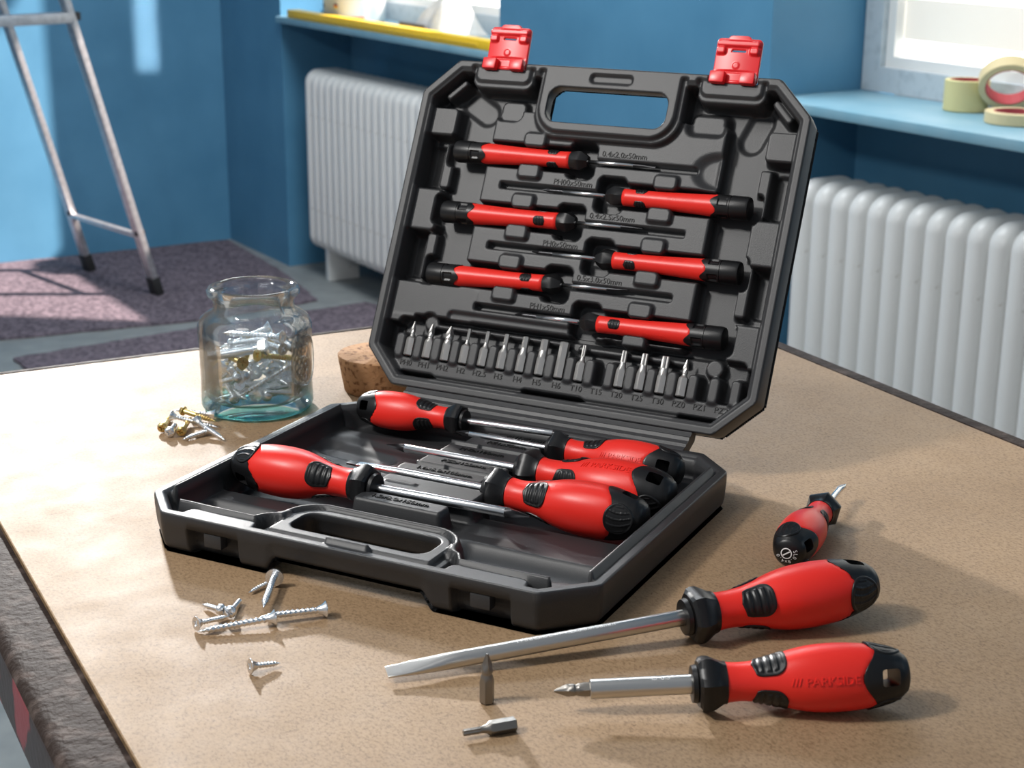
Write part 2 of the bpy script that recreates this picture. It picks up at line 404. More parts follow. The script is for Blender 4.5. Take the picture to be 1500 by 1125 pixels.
# radiators
def radiator(label, x0, n, y0, pitch):
    zb, zt, dep = 0.095, 0.672, 0.15
    t = thing('radiator', label, 'radiator', matrix=WM @ Matrix.Translation((x0, y0, 0)))
    def loop(x, ins, r):
        pts = []
        for cy, cz, a0 in ((dep - r, zt - r, 0), (r, zt - r, 90), (r, zb + r, 180), (dep - r, zb + r, 270)):
            for k in range(7):
                a = math.radians(a0 + 15 * k); rr = max(r - ins, .002)
                pts.append((x, cy + rr * math.cos(a), cz + rr * math.sin(a)))
        return pts
    h = pitch / 2
    rings = [loop(x * h, ins, .045) for x, ins in ((-.97, .030), (-.93, .018), (-.78, .008), (-.5, .0025), (-.2, 0), (.2, 0), (.5, .0025), (.78, .008), (.93, .018), (.97, .030))]
    me = mesh_from('section', *loftvf([np.array(r) for r in rings]), angle=60)
    for i in range(n):
        obj('section', me, RADW, t, loc=(h + i * pitch, 0, 0))
    pipe = []
    for zc in (zt - .045, zb + .045):
        v, f = lathe([(0.01, .016), (n * pitch - .01, .016)], 12)
        pipe.append(([(x, y + dep / 2, z + zc) for x, y, z in v], f))
    obj('header_pipe', mesh_from('header_pipe', *merge(pipe)), RADW, t)
    for xx in (pitch * 2.2, n * pitch - pitch * 2.2):
        obj('foot', bevelbox('foot', xx - .012, xx + .012, 0.02, dep - .02, 0.0, zb + .03, .003), RADW, t)
    return t
radiator('white ribbed radiator beneath the sill that holds the yellow straightedge', 0.665, 25, 0.0, 0.0455)
radiator('white ribbed radiator beneath the sill that holds the tape rolls', 2.985, 29, 0.0, 0.0505)

# items on the left sill
YB = tag(obj('straightedge', bevelbox('straightedge', 0.60, 1.84, -0.018, 0.022, SILL + .0005, SILL + .026, .003), YELLOW, matrix=WM), 'long yellow straightedge lying along the front of the pale blue sill', 'straightedge')
obj('inset_groove', bevelbox('inset_groove', 0.66, 1.78, -0.0195, -0.0175, SILL + .009, SILL + .016, .0004, 1), YELLOW, YB)
pail = thing('pail', 'white tapered pail with orange base stripe and small flag on the sill', 'pail', matrix=WM @ Matrix.Translation((0.80, 0.12, SILL)))
obj('body', mesh_from('body', *loftvf([np.array([(r * (1 + .12 * abs(math.sin(2 * a))) * math.cos(a), r * .72 * (1 + .12 * abs(math.sin(2 * a))) * math.sin(a), zz) for a in np.arange(40) * 2 * PI / 40]) for zz, r in ((0.001, .100), (.006, .108), (.18, .118), (.19, .122), (.20, .122))])), WHITE, pail)
def pailband(z0, z1, a0, a1, name, m_):
    rows = []
    for zz in (z0, z1):
        r = .108 + (zz - .006) / .174 * .010 + .0012
        rows.append([(r * (1 + .12 * abs(math.sin(2 * a))) * math.cos(a), r * .72 * (1 + .12 * abs(math.sin(2 * a))) * math.sin(a), zz) for a in np.linspace(math.radians(a0), math.radians(a1), 24)])
    V = rows[0] + rows[1]; F = [(i, i + 1, 25 + i, 24 + i) for i in range(23)]
    obj(name, mesh_from(name, V, F), m_, pail)
pailband(.008, .020, 170, 345, 'base_stripe', ORANGE)
pailband(.052, .057, 283, 293, 'flag_stripe', DARKG); pailband(.047, .052, 283, 293, 'flag_stripe', ORANGE); pailband(.042, .047, 283, 293, 'flag_stripe', GOLDP)
pailband(.040, .052, 236, 248, 'printed_mark', DARKG)
# rag: heap of folded cloth
def rag():
    nu, nv = 44, 30; V = []; rnd = np.random.RandomState(4)
    for i in range(nu):
        for j in range(nv):
            x, y = i / (nu - 1) - .5, j / (nv - 1) - .5
            e = max(0, 1 - (2.0 * abs(x)) ** 2.4) * max(0, 1 - (1.9 * abs(y)) ** 3)
            hgt = e * (.105 + .02 * math.sin(9 * x + 3 * y) + .012 * math.sin(17 * x - 11 * y))
            V.append((x * .20, y * .15, .002 + max(hgt, 0)))
    F = [(i * nv + j, (i + 1) * nv + j, (i + 1) * nv + j + 1, i * nv + j + 1) for i in range(nu - 1) for j in range(nv - 1)]
    n = len(V); V += [(a, b, .0008) for a, b, c in V]; F += [tuple(n + q for q in f[::-1]) for f in F]
    rim = [i * nv for i in range(nu)] + [(nu - 1) * nv + j for j in range(1, nv)] + [i * nv + nv - 1 for i in range(nu - 2, -1, -1)] + [j for j in range(nv - 2, 0, -1)]
    for k in range(len(rim)):
        a, b = rim[k], rim[(k + 1) % len(rim)]; F.append((b, a, a + n, b + n))
    return mesh_from('rag', V, F)
tag(obj('rag', rag(), CLOTH, matrix=WM @ Matrix.Translation((1.36, 0.135, SILL))), 'crumpled pale cloth heaped on the sill behind the yellow straightedge', 'cloth')
tag(obj('float_blade', bevelbox('float_blade', -.075, .075, -.012, .0, 0, .032, .002), DARKG, matrix=WM @ Matrix.Translation((1.33, 0.045, SILL + .0008))), 'dark grey smoothing blade lying before the crumpled cloth', 'tool')

# tape rolls on the right sill
def roll(R, r, h):
    ring = lambda rr, zz: np.array([(rr * math.cos(a), rr * math.sin(a), zz) for a in np.arange(48) * 2 * PI / 48])
    b = .0012
    prof = [(r, 0), (R - b, 0), (R, b), (R, h - b), (R - b, h), (r, h), (r, 0)]
    return mesh_from('tape', *loftvf([ring(a, z) for a, z in prof], (False, False)), angle=40)
def tape_roll(label, R, r, h, mtx, m_):
    o = tag(obj('tape_roll', roll(R, r, h), m_, matrix=mtx), label, 'tape roll')
    obj('card_core', roll(r, r - .0025, h * .985), TAPECORE, o, loc=(0, 0, h * .0075))
    return o
def wpos(x, y, z): return Matrix.Translation((x, y, z))
TS = SILL + TZ * 0
tape_roll('tall yellow tape roll standing upright on the pale blue sill', .042, .033, .058, wpos(.858, 3.085, TS + .0008), TAPE)
tape_roll('cream tape roll with red core leaning tilted against the tall roll', .055, .043, .027, wpos(.915, 3.01, TS + .052) @ Euler((math.radians(-52), math.radians(18), 0)).to_matrix().to_4x4(), TAPE2)
tape_roll('cream tape roll lying flat at the front of the pale blue sill', .057, .042, .021, wpos(.905, 2.915, TS + .0008), TAPE2)

# ladder
def bar(a, b, wx, wy, upv=(0, 0, 1), bev=.004):
    a, b = Vector(a), Vector(b); L_ = (b - a).length
    me = bevelbox('bar', 0, L_, -wx / 2, wx / 2, -wy / 2, wy / 2, bev)
    return me, frame(a, b - a, upv)
ladder = thing('step_ladder', 'aluminium step ladder with black rubber feet on the felt mat', 'ladder', loc=(-1.4, 5.0, 0))
def addbar(name, a, b, wx, wy, m_=ALU, upv=(0, 0, 1)):
    me, M = bar(a, b, wx, wy, upv); o = obj(name, me, m_, ladder); o.matrix_local = Matrix.Translation((1.4, -5.0, 0)) @ M; return o
fR, fL = Vector((-1.107, 4.885, 0.008)), Vector((-1.397, 5.20, 0.008))
per = Vector((-.739, -.674, 0))
lean = math.tan(math.radians(15))
def railpt(f, h): return f + per * lean * h + Vector((0, 0, h))
HL = 1.75
for f in (fR, fL):
    addbar('rail', railpt(f, 0.03), railpt(f, HL), .040, .020, upv=per)
    addbar('foot', railpt(f, 0.0), railpt(f, 0.055), .046, .027, BLACKP, upv=per)
    addbar('bolt', railpt(f, .20) + Vector((.674, -.739, 0)) * .005 - per * .016, railpt(f, .20) + Vector((.674, -.739, 0)) * .005 + per * .012, .02, .02, BLACKP)
addbar('cross_bar', railpt(fR, .19), railpt(fL, .19), .022, .014)
addbar('cross_bar', railpt(fR, 1.2), railpt(fL, 1.2), .022, .014)
gR, gL = fR + per * 1.0, fL + per * 1.0
def frpt(f, h): return f - per * (1.0 - lean * HL) * h / HL + Vector((0, 0, h))
for f in (gR, gL):
    addbar('rail', frpt(f, .03), frpt(f, HL), .055, .022, upv=per)
    addbar('foot', frpt(f, 0), frpt(f, .055), .06, .03, BLACKP, upv=per)
for h in (.28, .56, .84, 1.12, 1.40, 1.70):
    addbar('step', frpt(gR, h), frpt(gL, h), .09, .022)
addbar('spreader', railpt(fR, .852), frpt(gR, .852), .05, .030)
addbar('spreader_pin', railpt(fR, .855) - per * .03, railpt(fR, .855) + per * .02, .024, .024, BLACKP)

# ---------------------------------------------------------------- table
A0 = Vector((-0.4512, 1.1756, 0)); ua = Vector((0.8862, 0.4633, 0)).normalized()
ub = Vector((ua.y, -ua.x, 0)); LA, LB = 0.651, 1.30
TM = Matrix((ua, -ub, Vector((0, 0, 1)))).transposed().to_4x4(); TM.translation = A0 + Vector((0, 0, TZ))
# local: x along the far edge, y negative towards the viewer
table = thing('work_table', 'steel framed work table with a brown hardboard top', 'table', matrix=Matrix.Translation((A0.x, A0.y, 0)) @ Matrix.Rotation(math.atan2(ua.y, ua.x), 4, 'Z'))
T_ = 0.0042
bo = obj('board', bevelbox('board', 0, LA, -LB, 0, TZ - T_, TZ, .0006, 1), HARD, table)
bo.data.materials.append(BOARDEDGE)
for p_ in bo.data.polygons:
    if abs(p_.normal.z) < .5: p_.material_index = 1
fwid = .036; zt = TZ - T_ - .0006
def rail_(x0, x1, y0, y1):
    return bevelbox('frame_rail', x0, x1, y0, y1, TZ - .050, zt, .009, 4)
def framed(o):
    o.data.materials.append(FRAMESIDE)
    for p_ in o.data.polygons:
        if p_.normal.z < .45: p_.material_index = 1
    return o
framed(obj('frame_rail', rail_(-.030, .06, -LB, .012), FRAMEST, table))
framed(obj('frame_rail', rail_(.061, LA + .014, -.06, .012), FRAMEST, table))
framed(obj('frame_rail', rail_(LA - .05, LA + .020, -LB, -.061), FRAMEST, table))
def edge_strip(x0, x1, y0, y1):
    obj('edge_strip', bevelbox('edge_strip', x0, x1, y0, y1, zt - .002, TZ + .0005, .0008), FRAMEST, table)
edge_strip(0, LA + .0055, .0004, .006)
edge_strip(LA + .0004, LA + .012, -LB, .0)
for x in (-.02, LA - .025):
    for y in (-.03, -LB + .03):
        obj('leg', bevelbox('leg', x - .018, x + .022, y - .02, y + .02, 0, TZ - .056, .004), REDPAINT, table)
obj('leg', bevelbox('leg', -.006, .034, -.62, -.58, 0, TZ - .056, .004), REDPAINT, table)

# ---------------------------------------------------------------- tool case
W2, D_, C_ = 144.0, 238.3, 24.5
OCT = [(-W2 + C_, 0), (W2 - C_, 0), (W2, C_), (W2, D_ - C_), (W2 - C_, D_), (-W2 + C_, D_), (-W2, D_ - C_), (-W2, C_)]
RC = 6.0
def octa(U, V):
    P = np.array(OCT); c = P.mean(0)
    # inset the octagon by RC, then round it back out
    Q = []
    n = len(P)
    for i in range(n):
        a, b, d = P[i - 1], P[i], P[(i + 1) % n]
        e1 = (b - a) / np.linalg.norm(b - a); e2 = (d - b) / np.linalg.norm(d - b)
        n1 = np.array([-e1[1], e1[0]]); n2 = np.array([-e2[1], e2[0]]); k = RC / (1 + n1 @ n2)
        Q.append(b + (n1 + n2) * k)
    return polysdf(U, V, Q) - RC
LU = (-84.0, 86.5)           # latch centres along the front
def hole(U, V): return rbox(U, V, 0, 211, 45, 13, 9)
def outline_base(U, V): return np.maximum(octa(U, V), -hole(U, V))
def outline_lid(U, V):
    d = np.maximum(octa(U, V), -hole(U, V))
    for c in LU: d = np.maximum(d, -rbox(U, V, c, 243, 17.5, 9.5, 1.5))
    return d
def chain(U, V, P, r):
    d = caps(U, V, *P[0], *P[1], r)
    for a, b in zip(P[1:-1], P[2:]): d = np.minimum(d, caps(U, V, *a, *b, r))
    return d

def lid_top(U, V):
    H = np.full(U.shape, -20.5); d = octa(U, V)
    H = put(H, rbox(U, V, 1, 130, 87, 77, 5), -7.5, 2.2)                    # centre platform
    for s in (-1, 1):                                                       # side blocks, strips and pockets
        for cy, hy in ((194.5, 10.8), (129, 16), (60, 15)):
            H = put(H, rbox(U, V, s * 129, cy, 13.5, hy, 3.5), -7.0, 2.4)
        for cy in (163, 96):
            H = put(H, rbox(U, V, s * 118, cy, 4.5, 17, 2.5), -11.5, 2.2)
            H = put(H, rbox(U, V, s * 131.5, cy, 7.5, 15, 3), -23.5, 1.8)
    H = put(H, rbox(U, V, -104, 64, 34, 12.5, 5), -7.2, 2.4)
    H = put(H, rbox(U, V, 60, 55.5, 26, 3.2, 3), -8.5, 2.0)
    H = put(H, rbox(U, V, -30, 54.5, 60, 3.0, 3), -9.5, 2.0)
    H = put(H, caps(U, V, -112, 213, -99, 206, 8.5), -23, 4); H = put(H, caps(U, V, 106, 214, 101, 200, 8), -23, 4)
    H = put(H, rbox(U, V, -76, 207, 10, 8, 5), -14, 2); H = put(H, rbox(U, V, 72, 207, 13, 8, 5), -12, 5)
    H = put(H, caps(U, V, -127, 214, -117, 224, 3.2), -9, 2.2); H = put(H, caps(U, V, 127, 214, 117, 224, 3.2), -9, 2.2)
    dd = np.hypot((U - 86) / 1.0, (V - 174) / .75) - 15                      # dished end of the first blade slot
    H = np.where(H > -9, put(H, np.maximum(dd, U - 88), -11, 9), H)
    rows = ((174, -1), (152, 1), (130, -1), (108, 1), (86, -1), (63.5, 1))
    for s, q in rows:
        H = putmin(H, rbox(U, V, q * 63, s, 56, 8.7, 3), -20.5, 1.8)
        H = putmin(H, rbox(U, V, q * 113, s, 6, 10.5, 3), -20.5, 1.8)
        H = putmin(H, rbox(U, V, q * 13, s, 10, 12.3, 4.5), -20.5, 1.8)
        H = putmin(H, rbox(U, V, -q * 30, s, 41, 2.2, 1), -14.0, 1.2)
    for cu, ys in ((-50, (185.3, 163, 141, 119, 97, 74.6)), (52, (163.2, 140.8, 119, 97, 74.6, 52.8))):
        for y in ys: H = putmax(H, rbox(U, V, cu, y, 8.6, 5.3, 2.8), -3.8, 1.8)
    for y, q in ((191, 1), (47.5, 1)):
        pass
    # bit rack
    H = put(H, rbox(U, V, 2, 27, 129, 22.5, 4), -18.0, 1.8)
    H = put(H, np.maximum(rbox(U, V, 2, 16.0, 128, 6.3, 2), -d - 140), -8.0, 1.6)
    for i in range(18):
        u0 = -115.5 + 14.7 * i - 7.35
        H = putmax(H, rbox(U, V, u0, 29.5, 4.3, 9.2, 3.6), -6.2, 2.4)
    for i in range(17):
        H = putmin(H, rbox(U, V, -115.5 + 14.7 * i, 26, 3.3, 4.2, .8), -14.5, 1.2)
    for cu, hu, cy in ((-52, 56, 46.3), (50, 40, 45.0)):
        H = put(H, rbox(U, V, cu, cy, hu, 2.0, 1.8), -12.5, 1.6)
    H = put(H, np.hypot(U - 109, V - 44) - 6.5, -11, 2); H = put(H, np.hypot(U + 104, V - 48) - 6, -12, 2)
    # sill under the labels, with three slots
    H = put(H, rbox(U, V, 0, 5.0, 128, 4.6, 2), -9.0, 2.5)
    for cu, hu, cy in ((-107, 15, 7.5), (0, 23, 7.5), (109, 18, 7.0)):
        H = put(H, rbox(U, V, cu, cy, hu, 3.3, 2.5), -23, 1.6)
    # rim
    H = put(H, -(d + 8.2), -1.6, 1.8); H = put(H, -(d + 5.2), 0.0, 1.3)
    H = put(H, rbox(U, V, 0, 226, 55, 38, 20), -3.2, 2.2)
    H = put(H, rbox(U, V, 0, 226, 51, 34.5, 18), 0.0, 2.0)
    for c in LU:
        H = put(H, rbox(U, V, c, 238, 24.5, 18.5, 7), -3.5, 2.0)
        H = put(H, rbox(U, V, c, 238, 21.5, 13.5, 5), -1.2, 1.4)
    H = put(H, -(d + 3.0), 0.0, 1.2)
    H = put(H, rbox(U, V, 0, 231, 15.5, 3.0, 2.8), -2.6, 1.4)
    return H
def lid_bot(U, V):
    return put(np.full(U.shape, -27.0), rbox(U, V, 0, 224, 56, 38, 16), -14.5, 8)

SH = (('a', 20, 1), ('b', 33, -1), ('c', 75, -1), ('d', 115, -1), ('e', 147, 1))
def base_top(U, V):
    H = np.full(U.shape, 10.0); d = octa(U, V)
    def trough(H, v, u0, u1, r, az, soft=8):
        dv = np.abs(V - v); t = az - np.sqrt(np.maximum(r * r - dv * dv, 0))
        k = sm(np.maximum(np.abs(U - (u0 + u1) / 2) - (u1 - u0) / 2, dv - r), soft); return np.minimum(H, H * (1 - k) + np.maximum(t, 2.2) * k)
    # sculpted hollows for the handles
    H = put(H, rbox(U, V, -85, 75, 46, 30, 18), 7.5, 10)
    H = trough(H, 21, -128, -34, 18, 25); H = trough(H, 147, -138, -28, 20, 21)
    for v, r in ((33, 19), (75, 20), (115, 20)): H = trough(H, v, 22, 136, r, 22)
    H = trough(H, 181, 40, 132, 20, 23, 14)
    H = put(H, caps(U, V, -118, 62, -78, 68, 9), 4.0, 9); H = put(H, caps(U, V, -96, 100, -60, 98, 8), 5.0, 9)
    H = put(H, rbox(U, V, -104, 193, 23, 12, 3), 3.0, 9)
    H = put(H, caps(U, V, 95, 212, 118, 204, 7), 14, 9)
    # clamp blocks with grooves for the blades
    for v0, v1, u0, u1 in ((23.5, 29.5, -22, 34), (36, 51.5, -27, 25), (54, 71, -34, 22), (79, 95.5, -36, 24), (97.5, 111, -42, 20), (119.5, 142.5, -40, 30), (151.5, 166, -38, 22)):
        H = put(H, rbox(U, V, (u0 + u1) / 2, (v0 + v1) / 2, (u1 - u0) / 2, (v1 - v0) / 2, 3.0), 23.0, 3.0)
    for v0, v1, u0, u1 in ((51.0, 55.0, -32, 22), (95.0, 98.0, -40, 20)):
        H = putmax(H, rbox(U, V, (u0 + u1) / 2, (v0 + v1) / 2, (u1 - u0) / 2, (v1 - v0) / 2, 2), 18.5, 2.0)
    for v in (51.0, 95.0, 132.0):
        H = putmax(H, rbox(U, V, -24, v, 11, 1.6, 1.5), 24.0, 1.6)
    # ledge along the hinge, with long ribs
    H = put(H, rbox(U, V, 0, 4, 124, 6, 4), 19, 3)
    for v in (3.0, 7.5): H = putmax(H, rbox(U, V, 0, v, 122, 1.1, 1), 21, 2)
    # handle plate, rim, beads
    H = put(H, rbox(U, V, 0, 226, 58, 39, 21), 20.5, 2.4)
    H = put(H, rbox(U, V, 0, 226, 52, 33.5, 18), 24.0, 1.6)
    H = put(H, -(d + 8.0), 22.0, 2.6); H = put(H, -(d + 5.4), 24.0, 1.4)
    for c in LU: H = put(H, rbox(U, V, c, 240, 24, 15, 5), 24.0, 2.0)
    for s in (-1, 1):
        P = [(s * 118, 222), (s * 66, 222.5), (s * 62, 216), (s * 58, 213.5), (s * 53, 207)]
        H = putmax(H, chain(U, V, P, 1.9), 26.0, 2.2)
    bead = np.abs(rbox(U, V, 0, 226, 54.5, 36.5, 20)) - 1.8
    H = putmax(H, np.maximum(bead, V - 214), 26.0, 2.0)
    H = putmax(H, caps(U, V, -134.5, 28, -134.5, 206, 1.9), 26.4, 2.2); H = putmax(H, caps(U, V, 134.5, 28, 134.5, 206, 1.9), 26.4, 2.2)
    H = putmax(H, rbox(U, V, 1.5, 231.5, 14, 1.9, 1.8), 27.0, 1.2)
    return H
def base_bot(U, V):
    return put(np.full(U.shape, 0.0), rbox(U, V, 4, 226, 50, 34, 12), 9.0, 8)

yaw = -0.46871341; thl = 0.45091839
CM = Matrix.Translation((0.01466347, 1.01538704, TZ + .0004)) @ Matrix.Rotation(yaw, 4, 'Z')     # local x along the hinge, y away from the viewer
case = thing('tool_case', 'open black moulded plastic tool case with two red latches on its lid', 'tool case', matrix=CM)
def flipv(X): X = X.copy(); X[:, 1] *= -1; return X
# base is modelled with v towards the viewer: mirror by swapping the sign of v and of u order (rotate half a turn about the vertical)
def rotv(X): X = X.copy(); X[:, 0] *= -1; X[:, 1] *= -1; return X
def neg(fn): return lambda U, V: fn(-U, V)
def latchoff(deep):
    def f(U, V):
        o_ = np.zeros(U.shape)
        for c in LU: o_ = np.maximum(o_, 5.5 * sm(np.maximum(np.abs(U + c) - 17, 228 - V), 1.5))
        return o_ + deep
    return f
base_me = slab('base_tray', (-W2 - 1, W2 + 1, -1, D_ + 1), .95, neg(outline_base), neg(base_top), neg(base_bot),
               rings=((.03, -.35), (.08, -.5), (.30, -.5), (.31, latchoff(-.4)), (.72, latchoff(.3)), (.86, latchoff(1.2)), (.95, latchoff(3.0)), (1.0, latchoff(6.0))), mapf=rotv)
base = obj('base_tray', base_me, PLASTIC, case)
lid_me = slab('lid_tray', (-W2 - 1, W2 + 1, -1, D_ + 1), .95, outline_lid, lid_top, lid_bot,
              rings=((.03, -.3), (.08, -.5), (.35, -.4), (.75, .6), (.88, 1.6), (.96, 3.4), (1.0, 6.0)))
LM = Matrix.Translation((0, 0.01466991, 0.02403732 + 0.00786308)) @ Matrix.Rotation(PI / 2 - thl, 4, 'X')
lid = obj('lid_tray', lid_me, PLASTIC, case, matrix=LM)
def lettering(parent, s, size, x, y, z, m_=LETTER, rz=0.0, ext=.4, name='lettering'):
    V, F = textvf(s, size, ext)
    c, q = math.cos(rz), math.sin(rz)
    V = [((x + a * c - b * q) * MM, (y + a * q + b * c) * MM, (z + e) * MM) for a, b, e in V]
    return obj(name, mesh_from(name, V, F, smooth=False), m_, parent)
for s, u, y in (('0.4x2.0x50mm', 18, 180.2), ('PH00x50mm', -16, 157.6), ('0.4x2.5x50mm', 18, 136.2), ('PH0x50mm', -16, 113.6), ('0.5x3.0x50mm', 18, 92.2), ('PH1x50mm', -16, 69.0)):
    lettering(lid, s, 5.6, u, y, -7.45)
BITN = ['PH0', 'PH1', 'PH2', 'H2', 'H2.5', 'H3', 'H4', 'H5', 'H6', 'T10', 'T15', 'T20', 'T25', 'T30', 'PZ0', 'PZ1', 'PZ2']
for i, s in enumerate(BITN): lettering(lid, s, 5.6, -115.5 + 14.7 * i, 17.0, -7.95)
for s, u, v in (('PH1x75mm', 8, 26.5), ('PZ1x75mm', 2, 43), ('PH2x100mm', -6, 62), ('PZ2x100mm', -6, 86), ('1.0x6.0x100mm', -10, 104), ('1.2x8.0x150mm', -9, 158)):
    lettering(base, s, 6.0, u, -v, 23.1, ext=.5)
# hinge strip, latch catches
HP = [(-2, 20), (-2, 23.4), (0, 24.6), (1.4, 23.9), (3.4, 24.9), (5, 26.6), (6.6, 26.3), (8.6, 27.4), (10, 29.4), (11.6, 29.2), (13.5, 30.6), (14.5, 31.4), (22, 28), (20, 24), (8, 19)]
hm = mesh_from('hinge', *scaled(loftvf([np.array([(x, y, z) for y, z in HP][::-1]) for x in (-106, 106)]), MM), angle=20)
obj('hinge', hm, PLASTIC, case)
for c in LU:
    obj('latch_catch', bevelbox('latch_catch', (c - 6) * MM, (c + 6) * MM, -(D_ + .4) * MM, -(D_ - 6) * MM, .008, .0165, .0012), PLASTIC, base)
# latches: plate with a slot, raised lip and hinge lugs
def latch():
    def sd(U, V):
        d = rbox(U, V, 0, 15.5, 15.5, 15.0, 2.5)
        d = np.minimum(d, rbox(U, V, 0, 29, 8, 3.4, 3)); return np.maximum(d, -rbox(U, V, 0.5, 22.3, 5.2, 1.0, .6))
    def top(U, V):
        H = 1.6 - 1.2 * (U / 15.5) ** 2 + 0 * V
        H = putmax(H, rbox(U, V, 0, 27, 15, 2.0, 1.5), 3.4, 1.5)
        for s in (-1, 1): H = putmax(H, rbox(U, V, s * 11.6, 22.3, 3.2, 2.4, 1.5), 3.6, 1.5)
        H = putmax(H, np.hypot(U, V - 12.5) - 2.2, 2.0, .8); H = put(H, rbox(U, V, 0, 8.2, 16, .6, .4), .6, 1.2)
        return H
    def bot(U, V): return -1.2 - 1.2 * (U / 15.5) ** 2 + 0 * V
    return slab('latch', (-17, 17, -1, 34), .5, sd, top, bot, rings=((.15, -.25), (.85, -.25), (1.0, 0)))
lme = latch()
lug = bevelbox('latch_lug', -.0052, .0052, -.0035, .0045, -.003, .0032, .0012)
pin = mesh_from('latch_pin', *scaled(lathe([(-15, 1.6), (15, 1.6)], 14), MM))
for c in LU:
    la = obj('latch', lme, LATCHRED, lid, matrix=Matrix.Translation((c * MM, 0.2338, -.0035)) @ Matrix.Rotation(math.radians(6), 4, 'X'))
    la['label'] = 'translucent red swing latch'
    for s in (-1, 1): obj('latch_lug', lug, LATCHRED, lid, loc=((c + s * 10.5) * MM, 0.2362, 0.0006))
    obj('latch_pin', pin, LATCHRED, lid, loc=(c * MM, 0.2352, -.0028))

# ---------------------------------------------------------------- screwdrivers
def prof_r(x):
    xs = [15, 20, 26, 32, 40, 47, 55, 63, 72, 80, 88, 94, 98.5, 101, 102]
    rs = [9.6, 9.0, 9.1, 9.8, 11.8, 13.9, 15.5, 16.1, 16.0, 15.3, 13.7, 12.0, 9.6, 6.2, 2.0]
    # smooth interpolation
    x = np.asarray(x, float); i = np.clip(np.searchsorted(xs, x) - 1, 0, len(xs) - 2)
    xs_, rs_ = np.array(xs, float), np.array(rs, float); t = np.clip((x - xs_[i]) / (xs_[i + 1] - xs_[i]), 0, 1)
    m_ = np.gradient(rs_, xs_); h = xs_[i + 1] - xs_[i]
    return (2 * t ** 3 - 3 * t ** 2 + 1) * rs_[i] + (t ** 3 - 2 * t ** 2 + t) * h * m_[i] + (-2 * t ** 3 + 3 * t ** 2) * rs_[i + 1] + (t ** 3 - t ** 2) * h * m_[i + 1]
def capedge(th): return 82.0 - 3.6 * np.cos(2 * th) - 1.2 * np.cos(4 * th)
def flatr(x, th):
    r = prof_r(x); return r * (1 - 0.020 * (1 + np.cos(3 * th + PI)) * np.clip((x - 35) / 20, 0, 1))
def boolean(me, cutme, op='DIFFERENCE'):
    a = bpy.data.objects.new('a', me); b = bpy.data.objects.new('b', cutme); COL.objects.link(a); COL.objects.link(b)
    md = a.modifiers.new('b', 'BOOLEAN'); md.object = b; md.operation = op; md.solver = 'EXACT'
    dg = bpy.context.evaluated_depsgraph_get(); r = bpy.data.meshes.new_from_object(a.evaluated_get(dg))
    bpy.data.objects.remove(a); bpy.data.objects.remove(b)
    r.polygons.foreach_set('use_smooth', [True] * len(r.polygons)); r.set_sharp_from_angle(angle=math.radians(38))
    return r
def cylmap(r0, th0):
    def f(X):
        th = th0 + X[:, 1] / r0; return np.stack([X[:, 0], X[:, 2] * np.cos(th), X[:, 2] * np.sin(th)], 1)
    return f
